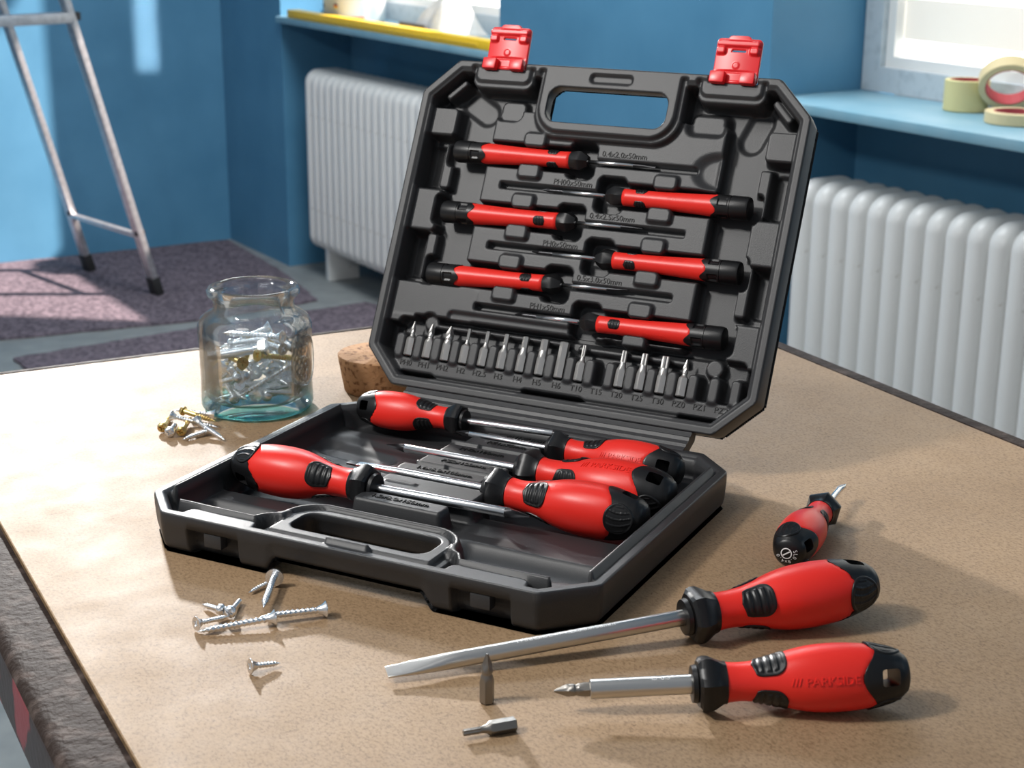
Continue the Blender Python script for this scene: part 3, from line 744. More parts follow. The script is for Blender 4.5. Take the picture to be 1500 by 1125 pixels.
def build_handle_meshes():
    N = 64; th = np.arange(N) * 2 * PI / N; out = {}
    # grip: runs inside the cap
    rings = []
    for x in np.concatenate([[15.0], np.linspace(15.2, 86, 46)]):
        r = flatr(x, th) if x > 15.1 else flatr(15.2, th) * .97
        r = np.where(x > capedge(th) + .6, r - 1.6, r)
        rings.append(np.stack([np.full(N, x), r * np.cos(th), r * np.sin(th)], 1))
    out['grip'] = mesh_from('handle_grip', *scaled(loftvf(rings), MM))
    # cap with wavy front edge
    rings = []; xe = capedge(th)
    for k, t in enumerate(np.concatenate([[-.001, 0, .01], np.linspace(.06, 1, 26)])):
        x = xe + (102 - xe) * max(t, 0)
        x = xe + (101.9 - xe) * max(t, 0)
        r = flatr(x, th) + (0.28 if t >= .01 else (.12 if t == 0 else -1.8))
        rings.append(np.stack([x, r * np.cos(th), r * np.sin(th)], 1))
    capm = mesh_from('end_cap', *scaled(loftvf(rings), MM))
    cut = bevelbox('c', .0862, .0950, -.030, .030, -.0040, .0040, .0018, 3)
    out['cap'] = boolean(capm, cut)
    gcut = bevelbox('c', .0862, .0950, -.030, .030, -.0040, .0040, .0018, 3)
    prof = [(0, 7.4), (0.3, 8.6), (2.4, 9.0), (2.9, 8.6), (3.1, hexr(11.6, 0, .35)), (4.4, hexr(13.2, 0, .06)), (6.5, hexr(13.9, 0, 0)), (9.0, hexr(13.7, 0, 0)), (12, hexr(12.2, 0, .2)), (14.6, hexr(10.8, 0, .6)), (16.0, 10.0), (16.4, 9.0)]
    out['bolster'] = mesh_from('bolster', *scaled(lathe(prof, 72), MM), angle=28)
    # pads
    def psd(U, V): return np.maximum(rbox(U, V, 35, 0, 8.2, 8.4, 6.0), -(U - 27.6) + np.abs(V) * .25)
    def ptop(U, V):
        r = prof_r(U) + .45; d = psd(U, V)
        k = 0.55 * (np.cos((U - 35) * 2 * PI / 3.4) > -.15) * sm(d + 2.0, 1.4)
        return r + k + .25 * sm(-(d + 1.3), .8)
    out['pad'] = [slab('grip_pad', (26, 44.5, -10, 10), .42, psd, ptop, lambda U, V: prof_r(U) - 1.5, rings=((.1, -.15), (1.0, 0)), mapf=cylmap(11.5, a)) for a in (2 * PI / 3, 0.0, -2 * PI / 3)]
    # ribbed ovals on the cap
    def rsd(U, V): return np.hypot((U - 89.5) / 8.4, V / 9.4) * 8.5 - 8.5
    def rtop(U, V):
        d = rsd(U, V); q = (V + .035 * (U - 89) ** 2) / 3.6
        return prof_r(U) + .35 + .45 * sm(np.abs(d + .7) - .55, .6) + .4 * sm(d + 1.6, .8) * (np.abs(q - np.round(q)) < .13)
    out['rib'] = [slab('cap_fins', (80, 99, -10.5, 10.5), .4, rsd, rtop, lambda U, V: prof_r(U) - 1.2, rings=((.2, -.1), (1.0, 0)), mapf=cylmap(13.4, a)) for a in (PI / 2, -PI / 2)]
    # raised brand on the grip, between two pads
    V, F = textvf('/// PARKSIDE', 5.7, .28, 1.2)
    V2 = []
    for a, b, e in V:
        x = 60 + a; t = PI - b / 15.5; r = float(flatr(x, t)) + .12 + e; V2.append((x * MM, r * math.cos(t) * MM, r * math.sin(t) * MM))
    out['brand'] = mesh_from('brand_lettering', V2, F, smooth=False)
    return out
HM = build_handle_meshes()

def phillips_rings(x0, L, R, N=32):
    """from full round at x0 (towards -x) to a point; flutes cut between four wings"""
    out = []
    for t in np.linspace(0, 1, 12):
        x = x0 - L * t; th = np.arange(N) * 2 * PI / N
        rr = R if t < .35 else R * (1 - (t - .35) / .65 * .80)
        cut = np.clip((t - .12) / .3, 0, 1) * .42
        r = rr * (1 - cut * np.abs(np.sin(2 * th)) ** .8); out.append(np.stack([np.full(N, x), r * np.cos(th), r * np.sin(th)], 1))
    return out[::-1]
def big_driver(label, group, mtx, L_, rs, tip, sc=1.0, roll=0.0, brand=True, tipl=15, blade=None):
    """local x runs from the bolster face (0) to the butt; the blade runs to -x"""
    t = thing('screwdriver', label, 'screwdriver', group, matrix=mtx @ Matrix.Rotation(roll, 4, 'X'))
    S = Matrix.Scale(sc, 4)
    def add(name, me, m_):
        o = obj(name, me, m_, t); o.scale = (sc, sc, sc); return o
    g = add('handle_grip', HM['grip'], RED)
    if brand: obj('brand_lettering', HM['brand'], RED, g)
    add('bolster', HM['bolster'], RUBBER); c = add('end_cap', HM['cap'], RUBBER)
    for me in HM['rib']: obj('cap_fins', me, RUBBER, c)
    for me in HM['pad']: add('grip_pad', me, RUBBER)
    N = 32
    if tip == 'phillips':
        obj('shaft', mesh_from('shaft', *scaled(lathe([(-(L_ - tipl), rs - .25), (-(L_ - tipl) + .4, rs), (1, rs), (2, rs - .2)], N), MM)), CHROME, t)
        R = phillips_rings(-(L_ - tipl) + .2, tipl, rs + .05)
        obj('tip', mesh_from('tip', *scaled(loftvf(R), MM), angle=40), BLACKTIP, t)
    elif tip == 'flat':
        rings = []; th = np.arange(N) * 2 * PI / N
        for x, hw, ht, k in ((-L_, rs * .93, .55, 1), (-L_ + .3, rs * .98, .65, 1), (-L_ + 7, rs * 1.05, .75, 1), (-L_ + 12, rs * 1.12, 1.25, .9), (-L_ + 20, rs * 1.10, 2.2, .6), (-L_ + 30, rs * 1.02, rs * .86, .25), (-L_ + 36, rs, rs, 0), (1, rs, rs, 0), (2, rs - .3, rs - .3, 0)):
            ce, se = np.cos(th), np.sin(th); p_ = 1 - .68 * k
            y = hw * np.sign(ce) * np.abs(ce) ** p_; z_ = ht * np.sign(se) * np.abs(se) ** p_
            rings.append(np.stack([np.full(N, x), y, z_], 1))
        br = (-roll + (blade or 0.0), 0, 0)
        obj('shaft', mesh_from('shaft', *scaled(loftvf(rings[2:]), MM), angle=35), STEEL if rs > 3.5 else CHROME, t, rot=br)
        obj('tip', mesh_from('tip', *scaled(loftvf(rings[:3]), MM), angle=35), STEEL if rs > 3.5 else BLACKTIP, t, rot=br)
    return t
def curved_text(t, s, size, x0, r, th0, m_, name='lettering', flip=1, ext=.04):
    V, F = textvf(s, size, ext, 1.0); V2 = []
    for a, b, e in V:
        a_ = th0 - flip * b / r; rr = r + .03 + e; V2.append(((x0 + flip * a) * MM, rr * math.cos(a_) * MM, rr * math.sin(a_) * MM))
    return obj(name, mesh_from(name, V2, F, smooth=False), m_, t)

# in the case: local case frame (u, v, z)
def casept(u, v, z): return CM @ Vector((u * MM, -v * MM, z * MM))
def case_driver(label, u0, v0, z0, u1, v1, z1, L_, rs, tip, sc, roll, **kw):
    a, b = casept(u0, v0, z0), casept(u1, v1, z1)          # bolster face, butt
    return big_driver(label, 'screwdrivers in the case base', frame(a, b - a), L_, rs, tip, sc, roll, **kw)
case_driver('red and black screwdriver lying along the hinge, blade tip behind another bolster', -40, 20, 26.5, -123, 20, 24.5, 75, 2.2, 'phillips', .82, math.radians(205), brand=False, tipl=11)
case_driver('short bladed red screwdriver beside the hinge, raised brand on its grip', 27, 33, 22.5, 120, 33, 22.0, 68, 1.9, 'phillips', .90, math.radians(-30), tipl=10)
case_driver('red and black cross-tip screwdriver in the middle of three side by side', 26, 74.5, 22, 130, 74.5, 22, 95, 2.7, 'phillips', 1.02, math.radians(-65), tipl=14)
case_driver('red screwdriver with slim flat blade, foremost of three side by side', 25, 115, 22, 129, 115, 21.5, 97, 2.7, 'flat', 1.02, math.radians(-100), brand=False)
case_driver('red screwdriver with cross tip lying next to the case handle cut-out', -32, 146, 22.5, -134.5, 147, 22, 101, 3.0, 'phillips', 1.0, math.radians(155), brand=False, tipl=15)

# loose on the table
Z = Vector((0, 0, TZ))
a, b = Vector((0.0870, 0.7440, 0.0136)) + Z, Vector((0.1957, 0.7763, 0.0205)) + Z
d_flat = big_driver('large flat blade screwdriver resting loose on the hardboard', None, frame(a, b - a), 153, 4.2, 'flat', 1.06, math.radians(-95), brand=False, blade=math.radians(12))
d_flat.name = 'flat_screwdriver'
for c in d_flat.children:
    if c.name.startswith('bolster'): c.rotation_euler = (math.radians(35), 0, 0)
curved_text(d_flat, 'PARKSIDE /// 1.2x8.0x150mm', 4.2, -62, 4.2, math.radians(193), WHITEPRINT, flip=1)
a, b = Vector((0.0837, 0.6725, 0.0138)) + Z, Vector((0.1853, 0.6774, 0.0176)) + Z
bd = big_driver('bit holding screwdriver with hanging hole lying on the hardboard', None, frame(a, b - a), 0, 4.5, None, 1.0, math.radians(-20))
bd.name = 'bit_screwdriver'
obj('bit_holder', mesh_from('bit_holder', *scaled(lathe([(-47, 2.0), (-47, 4.1), (-46.6, 4.6), (-2, 4.6), (1, 4.6)], 40), MM), angle=40), STEEL, bd)
curved_text(bd, 'D 6.3', 4.0, -14, 4.6, math.radians(122), WHITEPRINT)
a, b = Vector((0.1880, 0.9010, 0.0128)) + Z, Vector((0.1523, 0.8250, 0.0145)) + Z
st = big_driver('small red screwdriver with size mark on its butt, pointing towards the radiator', None, frame(a, b - a), 40, 2.0, None, .82, math.radians(18), brand=False)
N = 24; th = np.arange(N) * 2 * PI / N; rings = []
for x, hw, ht, k in ((-43, 2.0, .4, 1), (-38.5, 2.9, .9, 1), (-35, 2.3, 1.5, .7), (-32, 2.0, 2.0, 0), (1, 2.0, 2.0, 0)):
    ce, se = np.cos(th), np.sin(th); p_ = 1 - .68 * k
    rings.append(np.stack([np.full(N, x), hw * np.sign(ce) * np.abs(ce) ** p_, ht * np.sign(se) * np.abs(se) ** p_], 1))
obj('shaft', mesh_from('shaft', *scaled(loftvf(rings), MM), angle=40), CHROME, st)
# printed size mark on the butt: ring with a bar, characters around it
def butt_mark(t, sc):
    parts_ = []; xb = lambda r: 102.4 * sc - (1 - math.sqrt(max(0, 1 - (r / (13.5 * sc)) ** 2))) * 9 * sc
    def place(V, F): parts_.append(([(xb(math.hypot(y, z_)) + .25 + e, y, z_) for y, z_, e in V], F))
    n = 40; V = []; F = []
    for i in range(n):
        aa = 2 * PI * i / n
        for rr in (2.6, 3.2): V.append((rr * math.cos(aa), rr * math.sin(aa), 0))
    for i in range(n): k = (i + 1) % n; F.append((2 * i, 2 * i + 1, 2 * k + 1, 2 * k))
    place(V, F); place([(-2.4, -.35, 0), (2.4, -.35, 0), (2.4, .35, 0), (-2.4, .35, 0)], [(0, 1, 2, 3)])
    for i, ch in enumerate('SL0.8x4.0'):
        V, F = textvf(ch, 3.0, .02); aa = math.radians(-15 - 22 * i)
        c, q = math.cos(aa - PI / 2), math.sin(aa - PI / 2)
        place([(5.0 * math.cos(aa) + x * c - y * q, 5.0 * math.sin(aa) + x * q + y * c, e) for x, y, e in V], F)
    V, F = merge(parts_); return mesh_from('size_mark', [(x * MM, y * MM, z_ * MM) for x, y, z_ in V], F, smooth=False)
obj('size_mark', butt_mark(st, .82), WHITEPRINT, st, rot=(math.radians(17), 0, 0))

# precision screwdrivers in the lid
def precision_meshes():
    N = 48; o = {}
    o['cap'] = mesh_from('swivel_cap', *scaled(lathe([(103, 6.4), (102.6, 7.5), (101, 8.0), (90.6, 8.0), (90.2, 7.4)][::-1], N), MM), angle=35)
    th = np.arange(N) * 2 * PI / N
    rings = []
    for x in np.linspace(80, 90.2, 12):
        x0 = 79.0 + 2.2 * np.cos(4 * th) if x == 80 else None
        win = (np.abs((np.mod(th, PI / 2) - PI / 4)) < .36) * (82.6 < x < 88.6)
        r = 7.9 - 1.0 * win; rings.append(np.stack([np.full(N, x) if x0 is None else x0, r * np.cos(th), r * np.sin(th)], 1))
    o['collar'] = mesh_from('collar', *scaled(loftvf(rings), MM), angle=35)
    pr = lambda x: np.interp(x, [13, 25, 45, 65, 82], [5.9, 5.7, 6.1, 6.8, 7.6])
    o['grip'] = mesh_from('handle_grip', *scaled(lathe([(x, float(pr(x))) for x in np.linspace(13, 82, 24)], N), MM))
    o['bolster'] = mesh_from('bolster', *scaled(lathe([(0, 2.2), (.4, hexr(4.0)), (5.5, hexr(7.4)), (7.5, hexr(7.5)), (12.6, hexr(6.7, 0, .5)), (13.4, 5.9)], 48), MM), angle=28)
    def psd(U, V): return np.maximum(rbox(U, V, 26, 0, 4.4, 3.4, 2.6), -(U - 21.8) + np.abs(V) * .4)
    def ptop(U, V): return pr(U) + .3 + .35 * (np.cos((U - 26) * 2 * PI / 2.2) > 0) * sm(psd(U, V) + 1, .8)
    o['pad'] = [slab('grip_pad', (21, 31, -4, 4), .4, psd, ptop, lambda U, V: pr(U) - 1, rings=((1.0, 0),), mapf=cylmap(5.8, a)) for a in (0, 2 * PI / 3, -2 * PI / 3)]
    R = .95
    o['shaft'] = mesh_from('shaft', *scaled(lathe([(-33, 1.35), (1, 1.35)], 16), MM))
    o['phillips'] = mesh_from('tip', *scaled(merge([loftvf(phillips_rings(-42, 7, 1.3, 16)), lathe([(-42, 1.3), (-33, 1.35)], 16)]), MM), angle=40)
    rr = []
    t8 = np.arange(16) * 2 * PI / 16
    for x, hw, ht in ((-49, 1.1, .25), (-45, 1.15, .45), (-41, 1.0, 1.0), (-33, 1.35, 1.35)):
        rr.append(np.stack([np.full(16, x), hw * np.cos(t8), ht * np.sin(t8)], 1))
    o['flat'] = mesh_from('tip', *scaled(loftvf(rr), MM), angle=40)
    o['shaft_big'] = mesh_from('shaft', *scaled(lathe([(-33, 2.0), (1, 2.0)], 16), MM))
    o['phillips_big'] = mesh_from('tip', *scaled(merge([loftvf(phillips_rings(-42, 8, 1.95, 16)), lathe([(-42, 1.95), (-33, 2.0)], 16)]), MM), angle=40)
    return o
PM = precision_meshes()
LW = CM @ LM
def lidpt(u, s, w_): return LW @ Vector((u * MM, s * MM, w_ * MM))
lidn = (LW.to_3x3() @ Vector((0, 0, 1)))
def precision(label, u0, u1, s, s1, tip, roll):
    a, b = lidpt(u0, s, -9.2), lidpt(u1, s1, -8.6)
    t = thing('precision_screwdriver', label, 'screwdriver', 'precision screwdrivers in the lid', matrix=frame(a, b - a, lidn) @ Matrix.Rotation(roll, 4, 'X'))
    obj('handle_grip', PM['grip'], RED, t); c = obj('collar', PM['collar'], RUBBER, t)
    obj('swivel_cap', PM['cap'], RUBBER, t); obj('bolster', PM['bolster'], RUBBER, t)
    for me in PM['pad']: obj('grip_pad', me, RUBBER, t)
    big = tip == 'phillips_big'
    obj('shaft', PM['shaft_big' if big else 'shaft'], CHROME, t); obj('tip', PM[tip], BLACKTIP, t)
    V, F = textvf('/// PARKSIDE', 3.6, .08, 1.0); V2 = []
    q = -1 if u1 < u0 else 1
    for x, y, e in V:
        xx = 56 + q * x; tt = math.radians(50) - q * y / 6.0; r = float(np.interp(xx, [45, 65, 82], [6.1, 6.8, 7.6])) + e + .05
        V2.append((xx * MM, r * math.cos(tt) * MM, r * math.sin(tt) * MM))
    obj('brand_lettering', mesh_from('brand_lettering', V2, F, smooth=False), RED, t)
precision('precision screwdriver beside the lettering 0.4x2.0x50mm, next to the lid handle', -8, -111, 174.3, 173.5, 'flat', 0.35)
precision('precision screwdriver in the lid beside the lettering PH00x50mm', 10, 114.5, 151.6, 151.8, 'phillips', 0.6)
precision('precision screwdriver in the lid beside the lettering 0.4x2.5x50mm', -8, -112, 130.6, 128.6, 'flat', 1.2)
precision('precision screwdriver in the lid beside the lettering PH0x50mm', 12, 116, 107.4, 108.2, 'phillips', 0.1)
precision('precision screwdriver in the lid beside the lettering 0.5x3.0x50mm', -9, -111.5, 86.4, 83.0, 'flat', 2.0)
precision('precision screwdriver right above the bit rack beside the lettering PH1x50mm', 10, 112, 62.6, 64.0, 'phillips_big', 1.5)

# ---------------------------------------------------------------- bits
def starr(R, lobes, depth):
    return lambda th: R * (1 - depth * (0.5 - 0.5 * np.cos(lobes * th)))
def bit_meshes(kind, size, L_=25.0):
    """axis +x: 0 = foot of the shank, L_ = point"""
    sh = [(0, hexr(2.9)), (.5, hexr(3.55)), (11.2, hexr(3.55)), (12.6, hexr(3.3, 0, .5))]
    if kind == 'PH':
        nk = size * .84 + .1
        sh += [(13.6, nk + .5), (14.6, nk), (15.2, nk), (16.0, size)]
        shank = lathe(sh, 36)
        R = phillips_rings(-15.8, L_ - 15.8, size, 36)
        tip = ([(-x, y, z_) for x, y, z_ in loftvf(R)[0]], [f[::-1] for f in loftvf(R)[1]])
    else:
        big = size >= 2.9
        if big: sh = [(0, hexr(2.9)), (.5, hexr(3.55)), (11.2, hexr(3.55)), (12.4, hexr(size * 1.0, 0, .1))]
        else: sh += [(14.0, size + .5), (16, size + .05), (17, size)]
        shank = lathe(sh, 36); x0 = sh[-1][0] - .2
        f = hexr(size) if kind == 'H' else starr(size, 6, .24)
        f2 = hexr(size * .85) if kind == 'H' else starr(size * .87, 6, .24)
        tip = lathe([(x0, f), (L_ - .5, f), (L_, f2)], 36)
    return mesh_from('driver_bit', *scaled(shank, MM), angle=28), mesh_from('tip', *scaled(tip, MM), angle=28)
SPEC = {'PH0': ('PH', 1.6), 'PH1': ('PH', 2.2), 'PH2': ('PH', 3.0), 'H2': ('H', 1.15), 'H2.5': ('H', 1.45), 'H3': ('H', 1.75), 'H4': ('H', 2.3), 'H5': ('H', 2.88), 'H6': ('H', 3.45), 'T10': ('T', 1.4), 'T20': ('T', 1.95), 'T25': ('T', 2.25), 'T30': ('T', 2.8), 'PZ0': ('PH', 1.9)}
DESC = {'PH': 'cross-point', 'H': 'hex', 'T': 'star'}
upl = LW.to_3x3() @ Vector((0, 1, 0))
for i, s in enumerate(BITN):
    if s not in SPEC: continue
    sh, tp = bit_meshes(*SPEC[s])
    o = obj('driver_bit', sh, BIT, matrix=frame(lidpt(-115.5 + 14.7 * i, 22.3, -9.0), upl, lidn, .52))
    obj('tip', tp, BIT, o)
    tag(o, ('steel %s bit above the lettering %s in the lid rack' % (DESC[SPEC[s][0]], s)) if s != 'H2.5' else 'thin steel hex bit seated between the bits marked H2 and H3', 'driver bit', 'bits in the lid rack')
sh, tp = bit_meshes('PH', 2.75)
o = obj('driver_bit', sh, BITDARK, matrix=frame(Vector((-0.0108, 0.6792, TZ + .0002)), (0, 0, 1), (0, 1, 0), .3)); obj('tip', tp, BITDARK, o)
tag(o, 'dark steel cross-point bit standing upright on the hardboard', 'driver bit')
sh, tp = bit_meshes('T', 1.6)
a, b = Vector((0.0027, 0.6532, TZ + .0033)), Vector((-0.0213, 0.6446, TZ + .0033))
o = obj('driver_bit', sh, BITDARK, matrix=frame(a, b - a, (0, 0, 1), 0)); obj('tip', tp, BITDARK, o)
tag(o, 'dark steel star bit lying on its side on the hardboard', 'driver bit')
sh, tp = bit_meshes('PH', 2.9)
# bit seated in the holder of the loose driver: a thing held by another
o = obj('driver_bit', sh, BITDARK, matrix=bd.matrix_world @ Matrix.Translation((-.0385, 0, 0)) @ Matrix.Rotation(PI, 4, 'Z')); obj('tip', tp, BITDARK, o)
tag(o, 'steel cross-point bit held in the bit screwdriver', 'driver bit')

# ---------------------------------------------------------------- screws and bolts
def crossr(R, wdt):
    def f(th):
        c = np.maximum(np.abs(np.cos(th)), np.abs(np.sin(th))); s_ = np.minimum(np.abs(np.cos(th)), np.abs(np.sin(th)))
        return np.minimum(R, np.maximum(wdt / np.maximum(s_, 1e-6), wdt * 1.45))
    return f
def screw(L_, r, pitch, head='csk', hr=None, smooth_=0.0, depth=.32, machine=False):
    """axis +x: head face at 0, point at L_"""
    hr = hr or r * 2.1; N = 24; th = np.arange(N) * 2 * PI / N; R = []
    add = lambda x, f: R.append(ringX(x, f, N))
    cr = hr * .62
    if head == 'csk':
        add(1.5, crossr(cr * .55, cr * .12)); add(.05, crossr(cr, cr * .2)); add(0.0, crossr(cr * 1.08, cr * .3)); add(0, hr * .96); add(.35, hr); add(hr * .5, hr * .62); add(hr * .95, r * 1.0); x0 = hr * .95
    elif head == 'pan':
        add(1.0, crossr(cr * .55, cr * .12)); add(-.55, crossr(cr, cr * .2)); add(-.6, crossr(cr * 1.08, cr * .3)); add(-.1, hr * .82); add(.8, hr); add(2.2, hr); add(2.35, r); x0 = 2.35
    elif head == 'dome':
        for a in np.linspace(.12, PI / 2, 7): add(-hr * .75 * math.cos(a), hr * math.sin(a))
        add(.5, hr); add(.6, r); x0 = .6
    else:   # hex bolt
        add(0, hexr(hr * .86)); add(.4, hexr(hr)); add(hr * .8, hexr(hr)); add(hr * .8 + .2, r); x0 = hr * .8 + .2
    taper = 0 if machine else min(7 * r / 2, L_ * .25)
    sm_end = x0 + (L_ - x0) * smooth_
    if smooth_: add(sm_end, r * .92)
    n = int((L_ - sm_end) / (pitch / 6))
    for i in range(n + 1):
        x = sm_end + (L_ - sm_end) * i / n; k = 1 if machine else min(1, (L_ - x) / taper + .12)
        ph = np.mod(x / pitch - th / (2 * PI), 1.0); tri = np.clip(1 - np.abs(ph - .5) * (2.4 if machine else 4.2), 0, 1)
        add(x, r * k * ((1 - depth) + depth * tri))
    if not machine: add(L_ + .4, .08)
    else: add(L_ + .3, r * .6)
    return mesh_from('screw', *scaled(loftvf(R), MM), angle=50)
SCREW = {}
def S_(key, *a, **k):
    if key not in SCREW: SCREW[key] = screw(*a, **k)
    return SCREW[key]
def put_screw(label, key_args, head, point, m_=ZINC, group=None, name='screw', roll=0.0, cat='screw'):
    """head and point in world metres; the mesh is scaled a hair to fit"""
    me = screw(*key_args[0], **key_args[1]); a, b = Vector(head), Vector(point)
    o = obj(name, me, m_, matrix=frame(a, b - a, (0, 0, 1), roll)); return tag(o, label, cat, group)
def P(x, y, z): return (x, y, TZ + z)
def lie(hx, hy, px, py, hz, pz=.0016): return P(hx, hy, hz), P(px, py, pz)
def ln(a, b): return (Vector(a) - Vector(b)).length * 1000
def table_screw(label, hd, pt, r, pitch, head, m_=ZINC, group='screws scattered before the case', roll=0.3, **kw):
    return put_screw(label, ((ln(hd, pt), r, pitch, head), kw), hd, pt, m_, group, roll=roll)
g1 = 'screws scattered before the case'
table_screw('long countersunk silver screw with its point at another screw head', *lie(-.1213, .7600, -.1590, .7478, .0046, .0022), 2.1, 2.6, 'csk', hr=4.4)
table_screw('long countersunk silver screw lying crosswise behind another long screw', *lie(-.0962, .7705, -.1290, .7600, .0046, .0050), 2.1, 2.6, 'csk', hr=4.6)
table_screw('short countersunk silver screw lying alone in front of the heap', *lie(-.1262, .7065, -.1128, .7140, .0040, .0020), 1.7, 1.7, 'csk', hr=3.9)
table_screw('stout dome head screw resting with its shank towards the long screws', P(-.1285, .8070, .0062), P(-.1290, .7700, .0055), 2.3, 2.5, 'dome', hr=5.0)
table_screw('small silver screw lying behind the dome head screw', P(-.1310, .8105, .0022), P(-.1410, .7965, .0018), 1.5, 1.7, 'pan', hr=2.6)
table_screw('small pan head screw with its cross recess towards a round head screw', P(-.1505, .7715, .0032), P(-.1632, .7815, .0018), 1.55, 1.6, 'pan', hr=3.0)
table_screw('small machine screw with round cross head tipped up', P(-.1462, .7668, .0040), P(-.1440, .7850, .0024), 1.5, 1.0, 'pan', hr=3.2, machine=True)
table_screw('countersunk silver screw at the end of the heap with its head tipped', P(-.1612, .7530, .0042), P(-.1465, .7665, .0020), 1.6, 1.6, 'csk', hr=3.7)
# little heap next to the jar
g2 = 'screws heaped beside the jar'
def heap(label, h, p_, r, head, m_, **kw): table_screw(label, P(*h), P(*p_), r, 1.9, head, m_, g2, **kw)
heap('yellow zinc screw with its hex recess outward, apart from the heap', (-.2436, 1.0640, .0042), (-.2437, 1.0960, .0020), 2.0, 'pan', BRASS, hr=3.6, smooth_=.5)
heap('yellow zinc screw with its head down amid silver screws', (-.2290, 1.0560, .0042), (-.2275, 1.0870, .0046), 2.0, 'pan', BRASS, hr=3.6, smooth_=.5)
heap('silver pan screw with cross recess outward in front of the heap', (-.2365, 1.0545, .0042), (-.2370, 1.0800, .0020), 2.0, 'pan', ZINC, hr=3.7)
heap('yellow zinc screw laid across the top of the heap', (-.2340, 1.0860, .0100), (-.2080, 1.0740, .0060), 2.0, 'pan', BRASS, hr=3.4, smooth_=.4)
heap('pointed silver wood screw sticking out of the heap towards the case', (-.2205, 1.0700, .0075), (-.1975, 1.0475, .0016), 2.1, 'csk', ZINC, hr=4.2)
heap('pointed silver screw lying flat beneath the wood screw', (-.2120, 1.0610, .0032), (-.2260, 1.0470, .0016), 2.0, 'pan', ZINC, hr=2.9)
heap('silver screw at the back of the heap with flared head', (-.2120, 1.0930, .0044), (-.2400, 1.0910, .0085), 1.9, 'csk', ZINC, hr=4.2)
heap('silver screw buried in the middle of the heap', (-.2400, 1.0790, .0082), (-.2060, 1.0720, .0020), 1.9, 'csk', ZINC, hr=3.9)

# ---------------------------------------------------------------- jar
JC = Vector((-0.1865, 1.1270, TZ + .0004))
def jar_meshes():
    outer = [(0.0, 0), (36, 0), (39.0, 1.0), (40.6, 4.5), (40.6, 9), (40.2, 20), (40.4, 45), (41.2, 58), (41.0, 63), (39, 67.5), (34.5, 71), (30.5, 73.2), (29.2, 75.5), (29.0, 80), (29.6, 82.5), (31.5, 83.6), (33.2, 85.6), (33.3, 88), (32, 90.3), (29.5, 91.2), (27.2, 90.2), (26.0, 87.5), (25.8, 82), (26.2, 75), (28, 71.5), (33, 68), (36.6, 63.5), (37.4, 57), (37.2, 40), (37.0, 12), (35, 9.2), (30, 8.3), (0.0, 8.0)]
    N = 64; rings = []
    # densify
    pts = [outer[0]]
    for a, b in zip(outer, outer[1:]):
        n = max(1, int(math.hypot(b[0] - a[0], b[1] - a[1]) / 3.0))
        for k in range(1, n + 1): pts.append((a[0] + (b[0] - a[0]) * k / n, a[1] + (b[1] - a[1]) * k / n))
    for r, z_ in pts:
        th = np.arange(N) * 2 * PI / N; rr = max(r, .01)
        rings.append(np.stack([rr * np.cos(th), rr * np.sin(th), np.full(N, z_)], 1))
    V, F = loftvf(rings, (False, False)); return mesh_from('glass_jar', [(x * MM, y * MM, z_ * MM) for x, y, z_ in V], F), pts
jm, jpts = jar_meshes()
jar = tag(obj('glass_jar', jm, GLASS, loc=JC), 'open clear glass jar with teal base, full of screws and bolts', 'jar')
jm.materials.append(GLASSBASE)
for p_ in jm.polygons:
    if p_.center.z < .0062: p_.material_index = 1
# raised oval emblem on the side
def esd(U, V): return np.hypot(U / 15.0, (V - 40) / 19.0) * 15 - 15
def etop(U, V):
    d = esd(U, V)
    return 41.3 + 1.2 * sm(np.abs(d + 1.2) - .7, 1.0) + .7 * sm(np.hypot(U, V - 47) - 5, 2) + .5 * np.maximum(0, np.sin(U * 1.1) * np.sin(V * .9)) * sm(d + 3, 1.5) + .8 * sm(np.hypot(U, V - 29) - 4, 1.5)
def emap(X):
    t = X[:, 0] / 40.5; return np.stack([X[:, 2] * np.cos(t), X[:, 2] * np.sin(t), X[:, 1]], 1)
em = slab('emblem', (-16, 16, 20, 60), .7, esd, etop, lambda U, V: np.full(U.shape, 40.7), rings=((1.0, 0),), mapf=emap)
eo = obj('emblem', em, GLASS, jar, rot=(0, 0, math.radians(-22))); eo['label'] = 'raised oval glass emblem'

# contents: dropped one after another into the jar
rng = np.random.RandomState(11)
placed = []
def capdist(p1, q1, p2, q2, n=9):
    t = np.linspace(0, 1, n)[:, None]; A_ = p1 + (q1 - p1) * t; B_ = p2 + (q2 - p2) * t
    return np.min(np.linalg.norm(A_[:, None] - B_[None], axis=2))
kinds = [('hexbolt', 40, 3.6, 1.2, 'hex', 6.0, dict(machine=True, smooth_=.3), 'hex head bolt'), ('wood', 42, 2.3, 2.4, 'csk', 4.6, {}, 'countersunk wood screw'), ('pan', 30, 2.0, 1.8, 'pan', 4.0, {}, 'cross recess pan head screw'),
         ('stud', 44, 3.8, 1.2, 'hex', 6.4, dict(machine=True, smooth_=.1), 'fully threaded hex bolt'), ('long', 52, 2.4, 2.6, 'csk', 4.8, {}, 'long countersunk screw'), ('short', 24, 2.1, 1.8, 'dome', 4.6, {}, 'short dome head screw')]
JM = {k[0]: screw(k[1], k[2], k[3], k[4], hr=k[5], **k[6]) for k in kinds}
order = [0, 1, 2, 3, 4, 5, 1, 2, 0, 4, 1, 5, 2, 3, 1, 4, 2, 1, 0, 5, 1, 4, 2, 1, 3, 2, 4, 1, 5, 2, 1, 0, 4, 5, 2, 1, 5, 2]
where = ['at the bottom of the jar', 'in the lower middle of the jar', 'in the upper middle of the jar', 'on top of the heap in the jar']
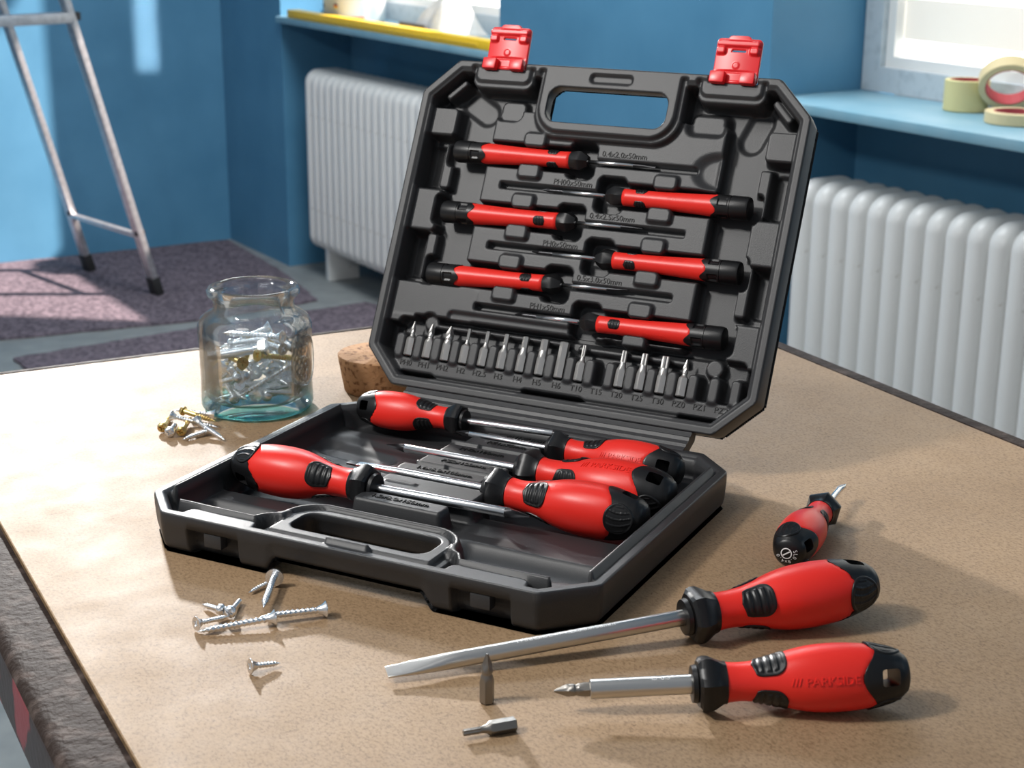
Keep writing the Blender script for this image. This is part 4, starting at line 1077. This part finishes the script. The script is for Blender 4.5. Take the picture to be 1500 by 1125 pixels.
for n_, ki in enumerate(order):
    k = kinds[ki]; L_, r = k[1], k[5] * .60; best = None
    for att in range(60):
        az = rng.uniform(0, 2 * PI); tilt = rng.normal(0, .33); cx, cy = rng.uniform(-22, 22, 2)
        dv = np.array([math.cos(az) * math.cos(tilt), math.sin(az) * math.cos(tilt), math.sin(tilt)]) * L_
        p0 = np.array([cx, cy, 0.0]) - dv / 2; q0 = p0 + dv
        lim = 36.0 - k[5]
        if np.hypot(*p0[:2]) > lim or np.hypot(*q0[:2]) > 35.5: continue
        zlow = 9.0 + k[5] * .95 - min(p0[2], q0[2]); z_ = zlow
        while z_ < 62:
            if all(capdist(p0 + [0, 0, z_], q0 + [0, 0, z_], a, b) > (r + c) * .93 for a, b, c in placed): break
            z_ += 1.2
        topz = max(p0[2], q0[2]) + z_
        if topz > 60: continue
        if best is None or z_ + .25 * topz < best[0]: best = (z_ + .25 * topz, p0 + [0, 0, z_], q0 + [0, 0, z_])
    if best is None: continue
    _, p0, q0 = best; placed.append((p0, q0, r))
    m_ = BRASS if n_ in (20, 23, 27) else ZINC
    a = JC + Vector(p0) * MM; b = JC + Vector(q0) * MM
    lev = where[min(3, int(max(0, ((p0[2] + q0[2]) / 2 - 9)) / 11))]
    o = obj('bolt' if k[4] == 'hex' else 'screw', JM[k[0]] if m_ is ZINC else JM[k[0]].copy(), None, matrix=frame(a, b - a, (0, 0, 1), rng.uniform(0, 3)))
    if len(o.data.materials) == 0: o.data.materials.append(m_)
    elif m_ is BRASS: o.data.materials[0] = m_
    col_ = 'yellow zinc' if m_ is BRASS else 'silver'
    tag(o, '%s %s %s' % (col_, k[7], lev), 'bolt' if k[4] == 'hex' else 'screw', '%s %s, %s' % (col_, k[7], lev))

# cork stopper behind the case
def cork():
    N = 56; rings = []; rnd = np.random.RandomState(2)
    for r, z_ in ((0.1, 0), (26.5, 0), (27.5, .8), (29, 10), (31, 22), (32, 27.4), (31.3, 28.2), (0.1, 28.2)):
        th = np.arange(N) * 2 * PI / N; rr = r * (1 + (rnd.uniform(-.006, .006, N) if r > 1 else 0))
        rings.append(np.stack([rr * np.cos(th), rr * np.sin(th), np.full(N, z_)], 1))
    V, F = loftvf(rings, (False, False)); return mesh_from('cork_stopper', [(x * MM, y * MM, z_ * MM) for x, y, z_ in V], F, angle=50)
tag(obj('cork_stopper', cork(), CORK, loc=(-0.1000, 1.172, TZ + .0004)), 'wide brown cork stopper standing behind the tool case', 'cork')
